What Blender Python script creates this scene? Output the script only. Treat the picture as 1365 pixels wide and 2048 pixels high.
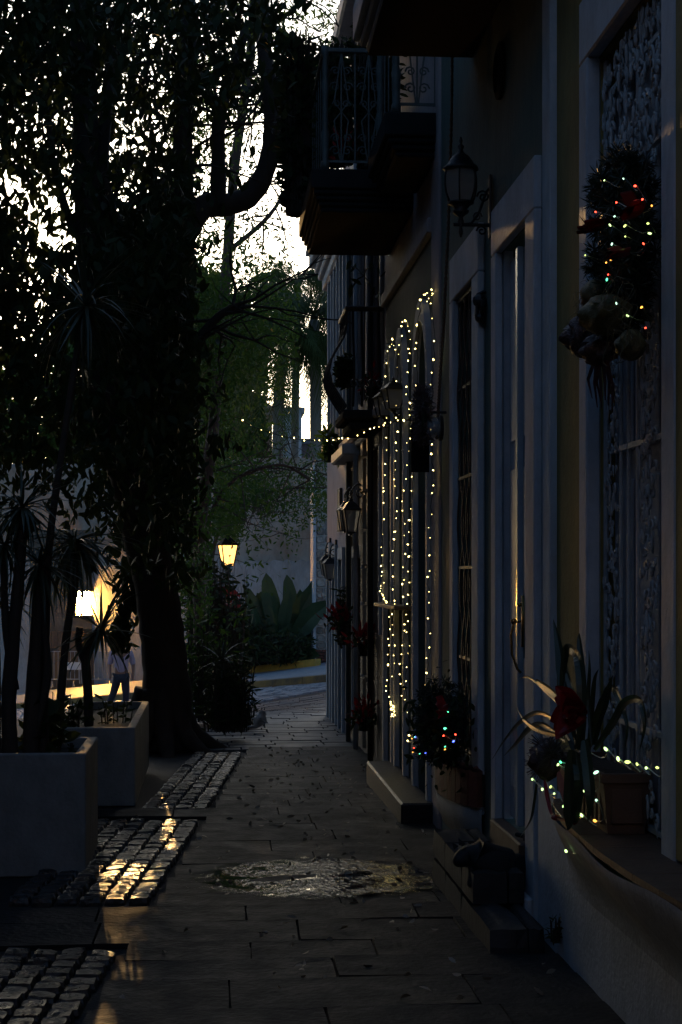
import bpy, math, random
import numpy as np
from math import sin, cos, pi, radians, atan, atan2, sqrt
from mathutils import Vector, Matrix, Euler
R = random.Random(7)
NR = np.random.RandomState(7)
for o in list(bpy.data.objects): bpy.data.objects.remove(o)
SC = bpy.context.scene
COL = SC.collection

# ------------------------------------------------------------ camera
FP, VPX, HY, CZ = 3400.0, 430.0, 1150.0, 1.8      # focal (photo px), street direction, horizon, eye height
YAW = atan((682.5 - VPX) / FP)
SA, CA = sin(YAW), cos(YAW)
cam = bpy.data.cameras.new('camera'); camo = bpy.data.objects.new('camera', cam); COL.objects.link(camo)
camo.location = (0, 0, CZ); camo.rotation_euler = (pi / 2, 0, -YAW)
cam.sensor_fit = 'VERTICAL'; cam.sensor_height = 36; cam.lens = FP / 2048 * 36
cam.shift_y = (HY - 1024) / 2048; cam.clip_start = .05; cam.clip_end = 3000
SC.camera = camo
# places in the street are written down as sight lines (px, py) plus a distance along the street
def tt(px):
    r = (px - 682.5) / FP
    return (SA + r * CA) / (CA - r * SA)
def zz(py, x, y): return CZ + (HY - py) / FP * (x * SA + y * CA)
def P(px, py, Y):
    x = tt(px) * Y
    return Vector((x, Y, zz(py, x, Y)))
def FY(px, x): return x / tt(px)
def F(px, py, x):
    y = x / tt(px)
    return Vector((x, y, zz(py, x, y)))

# ------------------------------------------------------------ light
sv = P(165, 590, 1.0) - Vector((0, 0, CZ)); sv.normalize()
sun_el = math.asin(sv.z); sun_az = atan2(sv.x, sv.y)
world = bpy.data.worlds.new('World'); SC.world = world; world.use_nodes = True
wn = world.node_tree; bg = wn.nodes['Background']
sky = wn.nodes.new('ShaderNodeTexSky'); sky.sky_type = 'NISHITA'; sky.sun_disc = False
sky.sun_elevation = sun_el; sky.sun_rotation = sun_az
sky.air_density = 1.0; sky.dust_density = 2.3; sky.ozone_density = 3.4
wn.links.new(sky.outputs[0], bg.inputs[0]); bg.inputs[1].default_value = 0.15
sun = bpy.data.lights.new('sun', 'SUN'); suno = bpy.data.objects.new('sun', sun); COL.objects.link(suno)
sun.energy = 3.0; sun.angle = radians(.6); sun.color = (1, .58, .22)
suno.rotation_euler = (-sv).to_track_quat('-Z', 'Y').to_euler(); suno.location = (0, 0, 30)
SC.view_settings.view_transform = 'Standard'; SC.view_settings.look = 'None'
SC.view_settings.gamma = 1; SC.view_settings.use_curve_mapping = False
SC.view_settings.exposure = .5
SC.render.engine = 'CYCLES'
SC.cycles.max_bounces = 6; SC.cycles.diffuse_bounces = 3; SC.cycles.glossy_bounces = 3
SC.cycles.transmission_bounces = 4; SC.cycles.transparent_max_bounces = 6
SC.cycles.use_denoising = True; SC.cycles.sample_clamp_indirect = 6

# ------------------------------------------------------------ helpers
def tag(o, label=None, cat=None, group=None, kind=None):
    if label: o['label'] = label
    if cat: o['category'] = cat
    if group: o['group'] = group
    if kind: o['kind'] = kind
    return o
def empty(name, loc, label=None, cat=None, group=None, kind=None):
    o = bpy.data.objects.new(name, None); COL.objects.link(o); o.location = loc; o.empty_display_size = .1
    return tag(o, label, cat, group, kind)
def wloc(o):
    v = Vector((0, 0, 0))
    while o: v += o.location; o = o.parent
    return v
def place(name, mesh, parent=None, loc=(0, 0, 0), rot=(0, 0, 0), scale=(1, 1, 1)):
    """link an object holding mesh at a world location, under parent (whose own transform is a pure shift)"""
    o = bpy.data.objects.new(name, mesh); COL.objects.link(o)
    if parent: o.parent = parent; loc = Vector(loc) - wloc(parent)
    o.location = loc; o.rotation_euler = rot; o.scale = scale
    return o
class MB:
    def __init__(s): s.v = []; s.f = []
    def poly(s, pts, faces):
        b = len(s.v); s.v += [tuple(p) for p in pts]; s.f += [tuple(i + b for i in f) for f in faces]; return s
    def box(s, x0, x1, y0, y1, z0, z1):
        return s.poly([(x0,y0,z0),(x1,y0,z0),(x1,y1,z0),(x0,y1,z0),(x0,y0,z1),(x1,y0,z1),(x1,y1,z1),(x0,y1,z1)],
                      [(0,3,2,1),(4,5,6,7),(0,1,5,4),(1,2,6,5),(2,3,7,6),(3,0,4,7)])
    def bbox(s, x0, x1, y0, y1, z0, z1, b=.006):
        """box with chamfered edges"""
        n = len(s.v)
        pts = []
        for ax in range(3):
            pass
        X, Y, Z = (x0, x1), (y0, y1), (z0, z1)
        idx = {}
        for i in (0, 1):
            for j in (0, 1):
                for k in (0, 1):
                    sx, sy, sz = (1 if i == 0 else -1), (1 if j == 0 else -1), (1 if k == 0 else -1)
                    idx[i,j,k,0] = len(pts); pts.append((X[i], Y[j]+sy*b, Z[k]+sz*b))
                    idx[i,j,k,1] = len(pts); pts.append((X[i]+sx*b, Y[j], Z[k]+sz*b))
                    idx[i,j,k,2] = len(pts); pts.append((X[i]+sx*b, Y[j]+sy*b, Z[k]))
        fs = []
        def q(a, flip): fs.append(tuple(a if not flip else a[::-1]))
        for i in (0, 1):
            q([idx[i,0,0,0], idx[i,0,1,0], idx[i,1,1,0], idx[i,1,0,0]], i == 1)
            q([idx[0,i,0,1], idx[1,i,0,1], idx[1,i,1,1], idx[0,i,1,1]], i == 1)
            q([idx[0,0,i,2], idx[0,1,i,2], idx[1,1,i,2], idx[1,0,i,2]], i == 1)
        for i in (0, 1):
            for j in (0, 1):
                q([idx[i,j,0,0], idx[i,j,1,0], idx[i,j,1,1], idx[i,j,0,1]], (i + j) % 2 == 0)
                q([idx[i,0,j,0], idx[i,1,j,0], idx[i,1,j,2], idx[i,0,j,2]], (i + j) % 2 == 1)
                q([idx[0,i,j,1], idx[1,i,j,1], idx[1,i,j,2], idx[0,i,j,2]], (i + j) % 2 == 0)
        for i in (0, 1):
            for j in (0, 1):
                for k in (0, 1):
                    q([idx[i,j,k,0], idx[i,j,k,1], idx[i,j,k,2]], (i + j + k) % 2 == 1)
        return s.poly(pts, fs)
    def tube(s, path, r, n=6, closed=False, caps=True):
        path = [Vector(p) for p in path]; m = len(path)
        rs = r if isinstance(r, (list, tuple)) else [r] * m
        b = len(s.v); up = Vector((0, 0, 1)); prev = None
        for i, p in enumerate(path):
            if closed: d = path[(i + 1) % m] - path[i - 1]
            else: d = path[min(i + 1, m - 1)] - path[max(i - 1, 0)]
            if d.length < 1e-9: d = Vector((0, 0, 1))
            d.normalize()
            if prev is None:
                ref = up if abs(d.z) < .95 else Vector((1, 0, 0)); u = d.cross(ref).normalized()
            else:
                u = prev - d * prev.dot(d)
                u = u.normalized() if u.length > 1e-6 else d.orthogonal().normalized()
            prev = u; w = d.cross(u)
            for k in range(n):
                a = 2 * pi * k / n; q = p + (u * cos(a) + w * sin(a)) * rs[i]; s.v.append(tuple(q))
        for i in range(m if closed else m - 1):
            for k in range(n):
                a0 = b + i * n; a1 = b + ((i + 1) % m) * n
                s.f.append((a0 + k, a0 + (k + 1) % n, a1 + (k + 1) % n, a1 + k))
        if caps and not closed:
            s.f.append(tuple(b + k for k in range(n))[::-1]); s.f.append(tuple(b + (m - 1) * n + k for k in range(n)))
        return s
    def lathe(s, c, prof, n=12, sx=1, sy=1, rot=0):
        c = Vector(c); b = len(s.v)
        for r, z in prof:
            for k in range(n):
                a = 2 * pi * k / n + rot; s.v.append((c.x + r * cos(a) * sx, c.y + r * sin(a) * sy, c.z + z))
        for i in range(len(prof) - 1):
            for k in range(n):
                s.f.append((b+i*n+k, b+i*n+(k+1)%n, b+(i+1)*n+(k+1)%n, b+(i+1)*n+k))
        s.f.append(tuple(b + k for k in range(n))[::-1]); s.f.append(tuple(b + (len(prof)-1)*n + k for k in range(n)))
        return s
    def ball(s, c, r, n=8, m=5, sx=1, sy=1, sz=1):
        return s.lathe(c, [(max(r * sin(pi * i / m), r * .02), -r * cos(pi * i / m) * sz) for i in range(m + 1)], n, sx, sy)
    def prism(s, pts, ax, a, b2):
        """pts: 2D outline; ax 0: (y,z) extruded in x; 1: (x,z) extruded in y; 2: (x,y) extruded in z"""
        def mk(p, v): return (v, p[0], p[1]) if ax == 0 else ((p[0], v, p[1]) if ax == 1 else (p[0], p[1], v))
        n = len(pts); L = [mk(p, a) for p in pts] + [mk(p, b2) for p in pts]
        fs = [tuple(range(n)), tuple(range(2 * n - 1, n - 1, -1))] + [(i, i + n, (i + 1) % n + n, (i + 1) % n) for i in range(n)]
        return s.poly(L, fs)
    def mesh(s, name, mat, org=(0, 0, 0), smooth=False):
        me = bpy.data.meshes.new(name)
        v = np.array(s.v, dtype=float).reshape(-1, 3) - np.array(org)
        me.from_pydata(v.tolist(), [], s.f); me.materials.append(mat)
        if smooth: me.shade_smooth()
        me.update(); return me
    def build(s, name, mat, parent=None, org=None, smooth=False):
        if org is None:
            v = np.array(s.v); org = ((v[:,0].min()+v[:,0].max())/2, (v[:,1].min()+v[:,1].max())/2, v[:,2].min())
        return place(name, s.mesh(name, mat, org, smooth), parent, org)
def tri_mesh(name, V, Fq, mat, parent=None, org=(0, 0, 0)):
    """numpy quads/tris -> object"""
    V = V - np.array(org); me = bpy.data.meshes.new(name)
    k = Fq.shape[1]
    me.vertices.add(len(V)); me.vertices.foreach_set('co', V.astype(np.float32).ravel())
    me.loops.add(Fq.size); me.loops.foreach_set('vertex_index', Fq.astype(np.int32).ravel())
    me.polygons.add(len(Fq)); me.polygons.foreach_set('loop_start', np.arange(0, Fq.size, k, dtype=np.int32))
    me.polygons.foreach_set('loop_total', np.full(len(Fq), k, dtype=np.int32))
    me.materials.append(mat); me.update(calc_edges=True); me.validate()
    return place(name, me, parent, org)
# --- materials
def mat(name, col, rough=.6, var=.25, scale=6, bump=.0, bscale=60, metal=0, spec=.5, col2=None, rvar=0, rnd=0, trans=0, stretch=None):
    m = bpy.data.materials.new(name); m.use_nodes = True; nt = m.node_tree; nd = nt.nodes; ln = nt.links
    b = nd['Principled BSDF']; b.inputs['Roughness'].default_value = rough; b.inputs['Metallic'].default_value = metal
    b.inputs['Specular IOR Level'].default_value = spec
    g = nd.new('ShaderNodeNewGeometry'); mp = nd.new('ShaderNodeMapping'); ln.new(g.outputs['Position'], mp.inputs[0])
    if stretch: mp.inputs['Scale'].default_value = stretch
    n = nd.new('ShaderNodeTexNoise'); n.inputs['Scale'].default_value = scale; n.inputs['Detail'].default_value = 6
    n.inputs['Roughness'].default_value = .65; ln.new(mp.outputs[0], n.inputs[0])
    r = nd.new('ShaderNodeValToRGB'); r.color_ramp.elements[0].position = .3; r.color_ramp.elements[1].position = .7
    c2 = col2 or tuple(c * (1 - var) for c in col)
    r.color_ramp.elements[0].color = (*c2, 1); r.color_ramp.elements[1].color = (*col, 1)
    ln.new(n.outputs[0], r.inputs[0]); out = r.outputs[0]
    if rnd:
        oi = nd.new('ShaderNodeObjectInfo'); mr = nd.new('ShaderNodeMapRange'); mr.inputs[3].default_value = 1 - rnd; mr.inputs[4].default_value = 1 + rnd
        ln.new(oi.outputs['Random'], mr.inputs[0]); mx = nd.new('ShaderNodeVectorMath'); mx.operation = 'SCALE'
        ln.new(out, mx.inputs[0]); ln.new(mr.outputs[0], mx.inputs['Scale']); out = mx.outputs[0]
    if 'paint' in name or 'render' in name or 'concrete' in name:      # rain streaks and patches
        m2 = nd.new('ShaderNodeMapping'); ln.new(g.outputs['Position'], m2.inputs[0]); m2.inputs['Scale'].default_value = (1, 1, .45)
        ns = nd.new('ShaderNodeTexNoise'); ns.inputs['Scale'].default_value = 9; ns.inputs['Detail'].default_value = 8; ns.inputs['Roughness'].default_value = .7; ln.new(m2.outputs[0], ns.inputs[0])
        ms_ = nd.new('ShaderNodeMapRange'); ms_.inputs[1].default_value = .35; ms_.inputs[2].default_value = .6; ms_.inputs[3].default_value = .8; ms_.inputs[4].default_value = 1; ln.new(ns.outputs[0], ms_.inputs[0])
        sc_ = nd.new('ShaderNodeVectorMath'); sc_.operation = 'SCALE'; ln.new(out, sc_.inputs[0]); ln.new(ms_.outputs[0], sc_.inputs['Scale']); out = sc_.outputs[0]
    ln.new(out, b.inputs['Base Color'])
    if rvar:
        mr = nd.new('ShaderNodeMapRange'); mr.inputs[1].default_value = .3; mr.inputs[2].default_value = .7
        mr.inputs[3].default_value = rough - rvar; mr.inputs[4].default_value = rough + rvar
        ln.new(n.outputs[0], mr.inputs[0]); ln.new(mr.outputs[0], b.inputs['Roughness'])
    if bump:
        n2 = nd.new('ShaderNodeTexNoise'); n2.inputs['Scale'].default_value = bscale; n2.inputs['Detail'].default_value = 5
        ln.new(mp.outputs[0], n2.inputs[0]); bp = nd.new('ShaderNodeBump'); bp.inputs['Strength'].default_value = min(bump, 1); bp.inputs['Distance'].default_value = .01
        ln.new(n2.outputs[0], bp.inputs['Height']); ln.new(bp.outputs[0], b.inputs['Normal'])
    if trans:
        t = nd.new('ShaderNodeBsdfTranslucent'); ln.new(out, t.inputs[0]); ms = nd.new('ShaderNodeMixShader'); ms.inputs[0].default_value = trans
        ln.new(b.outputs[0], ms.inputs[1]); ln.new(t.outputs[0], ms.inputs[2]); ln.new(ms.outputs[0], nd['Material Output'].inputs[0])
    return m
def emis(name, col, strength):
    m = bpy.data.materials.new(name); m.use_nodes = True; nt = m.node_tree
    b = nt.nodes['Principled BSDF']; b.inputs['Base Color'].default_value = (*col, 1)
    b.inputs['Emission Color'].default_value = (*col, 1); b.inputs['Emission Strength'].default_value = strength
    return m
def glass(name, col=(.8,.8,.8), rough=.15, alpha=.5):
    m = bpy.data.materials.new(name); m.use_nodes = True; nt = m.node_tree; nd = nt.nodes
    b = nd['Principled BSDF']; b.inputs['Base Color'].default_value = (*col, 1); b.inputs['Roughness'].default_value = rough
    t = nd.new('ShaderNodeBsdfTransparent'); ms = nd.new('ShaderNodeMixShader'); ms.inputs[0].default_value = alpha
    nt.links.new(t.outputs[0], ms.inputs[1]); nt.links.new(b.outputs[0], ms.inputs[2]); nt.links.new(ms.outputs[0], nd['Material Output'].inputs[0])
    return m
LEAF = dict(var=.45, scale=3, rough=.5)
M = {
 'white': mat('white_paint', (.52,.58,.64), .7, .22, 2.2, .5, 35),
 'white2': mat('cream_paint', (.45,.47,.51), .65, .3, 3, .4, 45),
 'pink': mat('pink_render', (.52,.42,.46), .8, .2, 2, .4, 40),
 'mauve': mat('mauve_render', (.40,.34,.34), .8, .25, 2, .4, 40),
 'slabc': mat('shaded_concrete', (.03,.03,.032), .9, .4, 2, .5, 30, spec=.06),  # balcony slabs toned near black to stand for the shade below them
 'tan': mat('tan_render', (.38,.29,.20), .8, .25, 2, .4, 40),
 'yellow': mat('ochre_render', (.30,.23,.07), .8, .25, 3, .5, 45),
 'green': mat('green_render', (.10,.15,.125), .85, .3, 2, .5, 30, stretch=(1,1,.4)),
 'green2': mat('dark_green_render', (.07,.095,.08), .85, .3, 2, .5, 30),
 'doorp': mat('door_paint', (.36,.43,.50), .22, .1, 4, .12, 18, stretch=(1,1,.1)),
 'wood': mat('dark_wood', (.05,.032,.022), .5, .4, 8, .4, 30, stretch=(4,4,.4)),
 'brown': mat('brown_wood', (.16,.09,.05), .5, .4, 8, .4, 30, stretch=(4,4,.4)),
 'iron': mat('black_iron', (.018,.018,.02), .45, .4, 20, .4, 90),
 'rust': mat('rusty_iron', (.07,.035,.025), .35, .5, 20, .4, 120),
 'wiron': mat('painted_iron', (.50,.53,.55), .5, .3, 15, .5, 90),
 'giron': mat('grey_painted_iron', (.07,.09,.09), .5, .35, 15, .5, 90),
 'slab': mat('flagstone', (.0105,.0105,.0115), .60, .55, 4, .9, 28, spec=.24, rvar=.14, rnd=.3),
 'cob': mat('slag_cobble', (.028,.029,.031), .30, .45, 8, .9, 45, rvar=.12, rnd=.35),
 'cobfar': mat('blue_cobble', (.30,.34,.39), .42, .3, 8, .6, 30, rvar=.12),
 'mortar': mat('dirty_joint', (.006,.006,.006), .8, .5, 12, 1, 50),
 'dirt': mat('soil', (.03,.024,.018), .9, .5, 12, 1, 30),
 'conc': mat('planter_concrete', (.30,.31,.31), .8, .3, 3, .6, 40),
 'concd': mat('weathered_concrete', (.30,.29,.27), .85, .45, 1.3, .8, 12),
 'stone': mat('rubble_stone', (.40,.37,.33), .85, .6, 5, 1, 14, rnd=.4),
 'brick': mat('red_brick', (.17,.055,.035), .7, .4, 14, .6, 60, rnd=.3),
 'tile': mat('brown_tile', (.12,.065,.04), .6, .4, 8, .5, 40),
 'dstep': mat('worn_step_stone', (.018,.015,.014), .45, .5, 6, .8, 30),
 'terra': mat('terracotta', (.15,.08,.05), .6, .25, 8, .3, 60),
 'kyel': mat('yellow_kerb_paint', (.55,.34,.05), .6, .3, 5, .5, 30),
 'kblk': mat('black_kerb_paint', (.03,.03,.03), .6, .4, 5, .5, 30),
 'kmix': mat('worn_yellow_black_paint', (.32,.19,.03), .6, .3, 1.6, .5, 30, col2=(.03,.03,.03)),
 'bark': mat('bark', (.06,.045,.035), .85, .5, 6, 1, 12, stretch=(1,1,.3)),
 'leafd': mat('dark_leaf', (.035,.055,.018), .55, .5, 3, spec=.2, trans=.25),
 'leafg': mat('green_leaf', (.055,.11,.022), .55, .5, 2, spec=.18, trans=.5),
 'leafp': mat('palm_leaf', (.08,.12,.035), .5, .4, 2, spec=.25, trans=.5),
 'leafy': mat('yucca_leaf', (.05,.07,.04), .38, .35, 5, trans=.2),
 'banana': mat('banana_leaf', (.035,.075,.03), .45, .5, 2, trans=.3),
 'pine': mat('fir_tinsel', (.02,.035,.018), .5, .4, 20),
 'dead': mat('dead_leaf', (.30,.25,.18), .5, .5, 9, rnd=.3),
 'red': mat('red_petal', (.30,.008,.012), .5, .35, 20, trans=.2),
 'rib': mat('red_ribbon', (.14,.006,.006), .3, .35, 20),
 'mesh': mat('gold_mesh_ribbon', (.20,.17,.07), .35, .4, 60, .6, 200, trans=.3),
 'bow': mat('brown_bow', (.13,.085,.08), .5, .5, 40, .8, 90),
 'wire': mat('white_wire', (.55,.58,.5), .4, .1),
 'gwire': mat('green_wire', (.02,.035,.02), .4, .1),
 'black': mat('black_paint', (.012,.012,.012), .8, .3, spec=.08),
 'fur': mat('black_fur', (.006,.006,.007), .6, .3, 30, .5, 200),
 'furw': mat('white_grey_fur', (.42,.40,.38), .8, 0, 5.5, .5, 150, col2=(.05,.05,.055)),
 'skin': mat('skin', (.28,.16,.11), .6, .1),
 'shirt': mat('lilac_shirt', (.42,.36,.46), .8, .15, 10, .3, 40),
 'jean': mat('dark_trousers', (.03,.033,.05), .8, .2, 10, .3, 60),
 'hair': mat('dark_hair', (.015,.012,.01), .6, .3),
 'brass': mat('brass', (.45,.28,.1), .22, .3, 20, metal=1),
 'steel': mat('galvanised_steel', (.4,.4,.42), .4, .2, 20, metal=.8),
 'signr': mat('sign_red', (.28,.015,.012), .45, .1),
 'signw': mat('sign_white', (.6,.6,.6), .5, .1),
 'plaq': mat('plaque', (.16,.13,.09), .6, .7, 28),
 'terrain': mat('ground_cover', (.06,.06,.05), .9, .4, .3),
 'lglass': glass('lantern_glass', (.35,.33,.30), .3, .55),
 'mglass': glass('meter_glass', (.6,.6,.6), .06, .35),
 'dark': mat('dark_room', (.012,.012,.014), .25, .3),
 'bulb': emis('warm_bulb', (1,.76,.25), 9),
 'bulbr': emis('red_bulb', (1,.06,.03), 5), 'bulbg': emis('green_bulb', (.12,1,.45), 2), 'bulbb': emis('blue_bulb', (.06,.1,1), 7),
 'bulbo': emis('amber_bulb', (1,.4,.06), 2.5), 'bulby': emis('lime_bulb', (.8,1,.25), 1.6), 'bulbc': emis('cool_bulb', (.55,1,.7), 1.5), 'bulbm': emis('mint_bulb', (.65,1,.35), 2.0),
 'lamp1': emis('lamp_glass', (1,.50,.13), 2.2), 'paneglow': emis('glowing_pane', (1,.46,.08), 700),  # the strong one is the gate pane, glowing for light through the opening
 'lit': emis('lit_room', (1,.62,.2), .05),
}
# ------------------------------------------------------------ ground
W = 1.66
def G(x, y):
    """height of the alley and, beyond its mouth, of the street that falls away to the left"""
    z1 = -.016 * (y - 8); z2 = -.17 + .15 * x - .02 * y
    k = min(max((y - 25) / 7, 0), 1); k = k * k * (3 - 2 * k)
    if x < -6: z2 = -.17 - .9 - .02 * y
    return z1 * (1 - k) + z2 * k
def sheet(name, xs, ys, zf, m, parent=None, kind=None):
    b = MB(); nx = len(xs)
    for y in ys:
        for x in xs: b.v.append((x, y, zf(x, y)))
    for j in range(len(ys) - 1):
        for i in range(nx - 1): a = j * nx + i; b.f.append((a, a + 1, a + nx + 1, a + nx))
    o = b.build(name, m, parent, org=(0, 0, 0))
    if kind: o['kind'] = kind
    return o
lin = lambda a, b, n: [a + (b - a) * i / (n - 1) for i in range(n)]
def below(x, y): return (G(min(max(x, -30), 4), min(y, 60)) if y < 60 else G(min(max(x, -30), 4), 60) - .0 * (y - 60)) - .16
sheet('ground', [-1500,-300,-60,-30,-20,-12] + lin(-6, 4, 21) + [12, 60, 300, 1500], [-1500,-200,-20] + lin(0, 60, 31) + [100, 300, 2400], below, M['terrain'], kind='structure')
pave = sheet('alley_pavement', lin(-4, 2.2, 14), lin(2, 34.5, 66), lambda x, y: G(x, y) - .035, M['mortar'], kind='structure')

# stone prototypes (unit top, 20-odd triangles each)
def stone_proto(name, m, bev, wob, n=3):
    L = []
    for q in range(n):
        b = MB(); r = random.Random(q + hash(name) % 97)
        k = 3
        tops = []
        for j in range(k + 1):
            for i in range(k + 1):
                ex = i in (0, k); ey = j in (0, k)
                x = -.5 + i / k; y = -.5 + j / k
                if ex: x *= 1 - bev
                if ey: y *= 1 - bev
                if ex and ey: x *= 1 - bev * .8; y *= 1 - bev * .8
                tops.append((x + r.uniform(-wob, wob) * .5, y + r.uniform(-wob, wob) * .5, (0 if (ex or ey) else 1) * .12 + r.uniform(-1, 1) * wob))
        b.v = [(x, y, 1 - .12 + z) for x, y, z in tops]
        n1 = k + 1
        for j in range(k):
            for i in range(k): a = j * n1 + i; b.f.append((a, a + 1, a + n1 + 1, a + n1))
        rim = [i for i in range(n1)] + [n1 * j + k for j in range(1, n1)] + [n1 * k + i for i in range(k - 1, -1, -1)] + [n1 * j for j in range(k - 1, 0, -1)]
        o = len(b.v)
        for i in rim:
            x, y, z = b.v[i]; b.v.append((max(min(x * (1 + bev * 1.6), .5), -.5), max(min(y * (1 + bev * 1.6), .5), -.5), .45))
        c = len(rim)
        for i in range(c): b.f.append((rim[i], o + i, o + (i + 1) % c, rim[(i + 1) % c])) ; 
        b.f = [f[::-1] if len(f) == 4 and f[1] >= o else f for f in b.f]
        o2 = len(b.v)
        for i in range(c): x, y, z = b.v[o + i]; b.v.append((x, y, 0))
        for i in range(c): b.f.append((o + i, o2 + i, o2 + (i + 1) % c, o + (i + 1) % c)[::-1])
        me = b.mesh(name, m); 
        for p in me.polygons[:k * k]: p.use_smooth = True
        L.append(me)
    return L
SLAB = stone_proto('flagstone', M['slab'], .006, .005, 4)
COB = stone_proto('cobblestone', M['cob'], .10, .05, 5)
def edge_x(y): return -.50 + (y - 7.7) * .072          # right edge of the cobbled strip
def stone(name, protos, x, y, sx, sy, h=.045, tilt=.012, rz=0):
    o = place(name, R.choice(protos), pave, (x, y, G(x, y) - .04 + R.uniform(-.004, .005)),
              (R.gauss(0, tilt), R.gauss(0, tilt), rz + R.gauss(0, .008)), (sx, sy, h))
    return o
# flagstones
y = 5.6; nflag = 0; row = 0
slabbands = [(8.35, 9.55), (13.25, 13.7)]
while y < 19.5:
    d = R.choice([.36, .42, .5, .55]); yc = y + d / 2
    inband = any(a <= yc <= b for a, b in slabbands)
    xl = edge_x(yc) + .04 if not inband else -1.9
    x = xl - R.uniform(0, .25) * (1 if inband else 0)
    while x < 1.66:
        w = R.uniform(.5, 1.05)
        if x + w > 1.5: w = 1.72 - x
        if nflag < 295:
            stone('flagstone', SLAB, x + w / 2, yc, w - .005, d - .012, .045, .006); nflag += 1
        x += w
    y += d; row += 1
# cobbles: strip plus the panels to its left
cob = []
for (ya, yb, xw) in [(5.8, 8.33, 1.25), (9.6, 13.2, .85), (13.75, 19, .6)]:
    y = ya
    rows = int((yb - ya) / .152)
    for j in range(rows):
        yc = ya + (j + .5) * .152; xr = edge_x(yc)
        ncol = int(xw / .135)
        for i in range(ncol):
            x = xr - (i + .5) * .135
            cob.append((x, yc + (.04 if i % 2 else 0)))
        if j % 2 == 0: pass
vis = [c for c in cob if 430 + 3400 * c[0] / c[1] > -30]
vis.sort(key=lambda c: c[1])
sbm = MB()
for k, (x, yc) in enumerate(vis):
    sx, sy = .135 * R.uniform(.80, .93), .152 * R.uniform(.78, .92)
    if k < 295: stone('cobblestone', COB, x, yc, sx, sy, .05 + R.uniform(0, .012), .05, -.03)
    else:
        z = G(x, yc) - .04 + R.uniform(-.004, .006); me = R.choice(COB)
        sbm.poly([(x + v.co.x * sx, yc + v.co.y * sy, z + v.co.z * .05) for v in me.vertices], [tuple(p.vertices) for p in me.polygons])
if sbm.v: tag(sbm.build('cobblestone_field', M['cob'], pave, org=(0, 0, 0)), kind='stuff')
# farther paving of the alley: rows of setts one cannot pick apart
b = MB(); y = 19.4
while y < 33.1:
    d = .30; x = -1.6 + R.uniform(0, .3)
    while x < (1.66 if y < 25.4 else 3.6):
        w = R.uniform(.35, .6); z = lambda a, c: G(a, c) - .004
        h = R.uniform(-.006, .006)
        x1, y1 = min(x + w - .02, 1.66 if y < 25.4 else 3.7), y + d - .02
        b.poly([(x,y,z(x,y)+h),(x1,y,z(x1,y)+h),(x1,y1,z(x1,y1)+h),(x,y1,z(x,y1)+h),(x,y,z(x,y)-.03),(x1,y,z(x1,y)-.03),(x1,y1,z(x1,y1)-.03),(x,y1,z(x,y1)-.03)],
               [(0,1,2,3),(4,5,1,0),(5,6,2,1),(6,7,3,2),(7,4,0,3)])
        x += w
    y += d
tag(b.build('paving_setts', mat('grey_sett', (.075,.085,.10), .5, .4, 4, .6, 25, rvar=.12), pave, org=(0,0,0)), kind='stuff')

# street beyond: the near edge strip, cobbles in fans, kerb, pavement
KA, KB = Vector((1.95, 38.0)), Vector((-3.8, 46.0))      # kerb line on the plan
ku = (KB - KA).normalized(); kn = Vector((ku.y, -ku.x));  # kn points away from the camera
if kn.y < 0: kn = -kn
def pl(x, y): return -.17 + .15 * x - .02 * y if x > -9 else -1.52 - .02 * y
def band(name, s0, s1, d0, d1, dz, m, ns=40, nd=2, th=None):
    b = MB()
    for j in range(nd + 1):
        for i in range(ns + 1):
            q = KA + ku * (s0 + (s1 - s0) * i / ns) + kn * (d0 + (d1 - d0) * j / nd); b.v.append((q.x, q.y, pl(q.x, q.y) + dz))
    for j in range(nd):
        for i in range(ns): a = j * (ns + 1) + i; b.f.append((a, a + 1, a + ns + 2, a + ns + 1))
    return b
band('street', -12, 36, -9, 0.02, -.02, None, 60, 10)
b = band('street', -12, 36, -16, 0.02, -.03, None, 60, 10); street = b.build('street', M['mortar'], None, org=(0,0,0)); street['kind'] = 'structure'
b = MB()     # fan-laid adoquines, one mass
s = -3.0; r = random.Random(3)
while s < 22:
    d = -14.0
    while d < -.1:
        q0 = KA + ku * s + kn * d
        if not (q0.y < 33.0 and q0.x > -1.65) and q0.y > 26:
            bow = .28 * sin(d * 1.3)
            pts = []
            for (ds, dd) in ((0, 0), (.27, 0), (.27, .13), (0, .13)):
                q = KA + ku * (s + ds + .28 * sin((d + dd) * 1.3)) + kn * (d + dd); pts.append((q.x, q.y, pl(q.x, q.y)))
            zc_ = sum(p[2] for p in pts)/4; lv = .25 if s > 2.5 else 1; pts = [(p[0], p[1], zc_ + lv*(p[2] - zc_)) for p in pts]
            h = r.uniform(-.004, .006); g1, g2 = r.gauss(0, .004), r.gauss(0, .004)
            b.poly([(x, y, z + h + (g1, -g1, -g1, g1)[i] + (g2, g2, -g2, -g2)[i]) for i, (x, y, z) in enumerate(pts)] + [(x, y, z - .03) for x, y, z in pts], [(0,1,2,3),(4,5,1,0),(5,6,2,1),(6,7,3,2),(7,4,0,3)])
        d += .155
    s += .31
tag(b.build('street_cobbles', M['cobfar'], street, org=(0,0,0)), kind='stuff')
kerb = None
b = MB(); 
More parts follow.
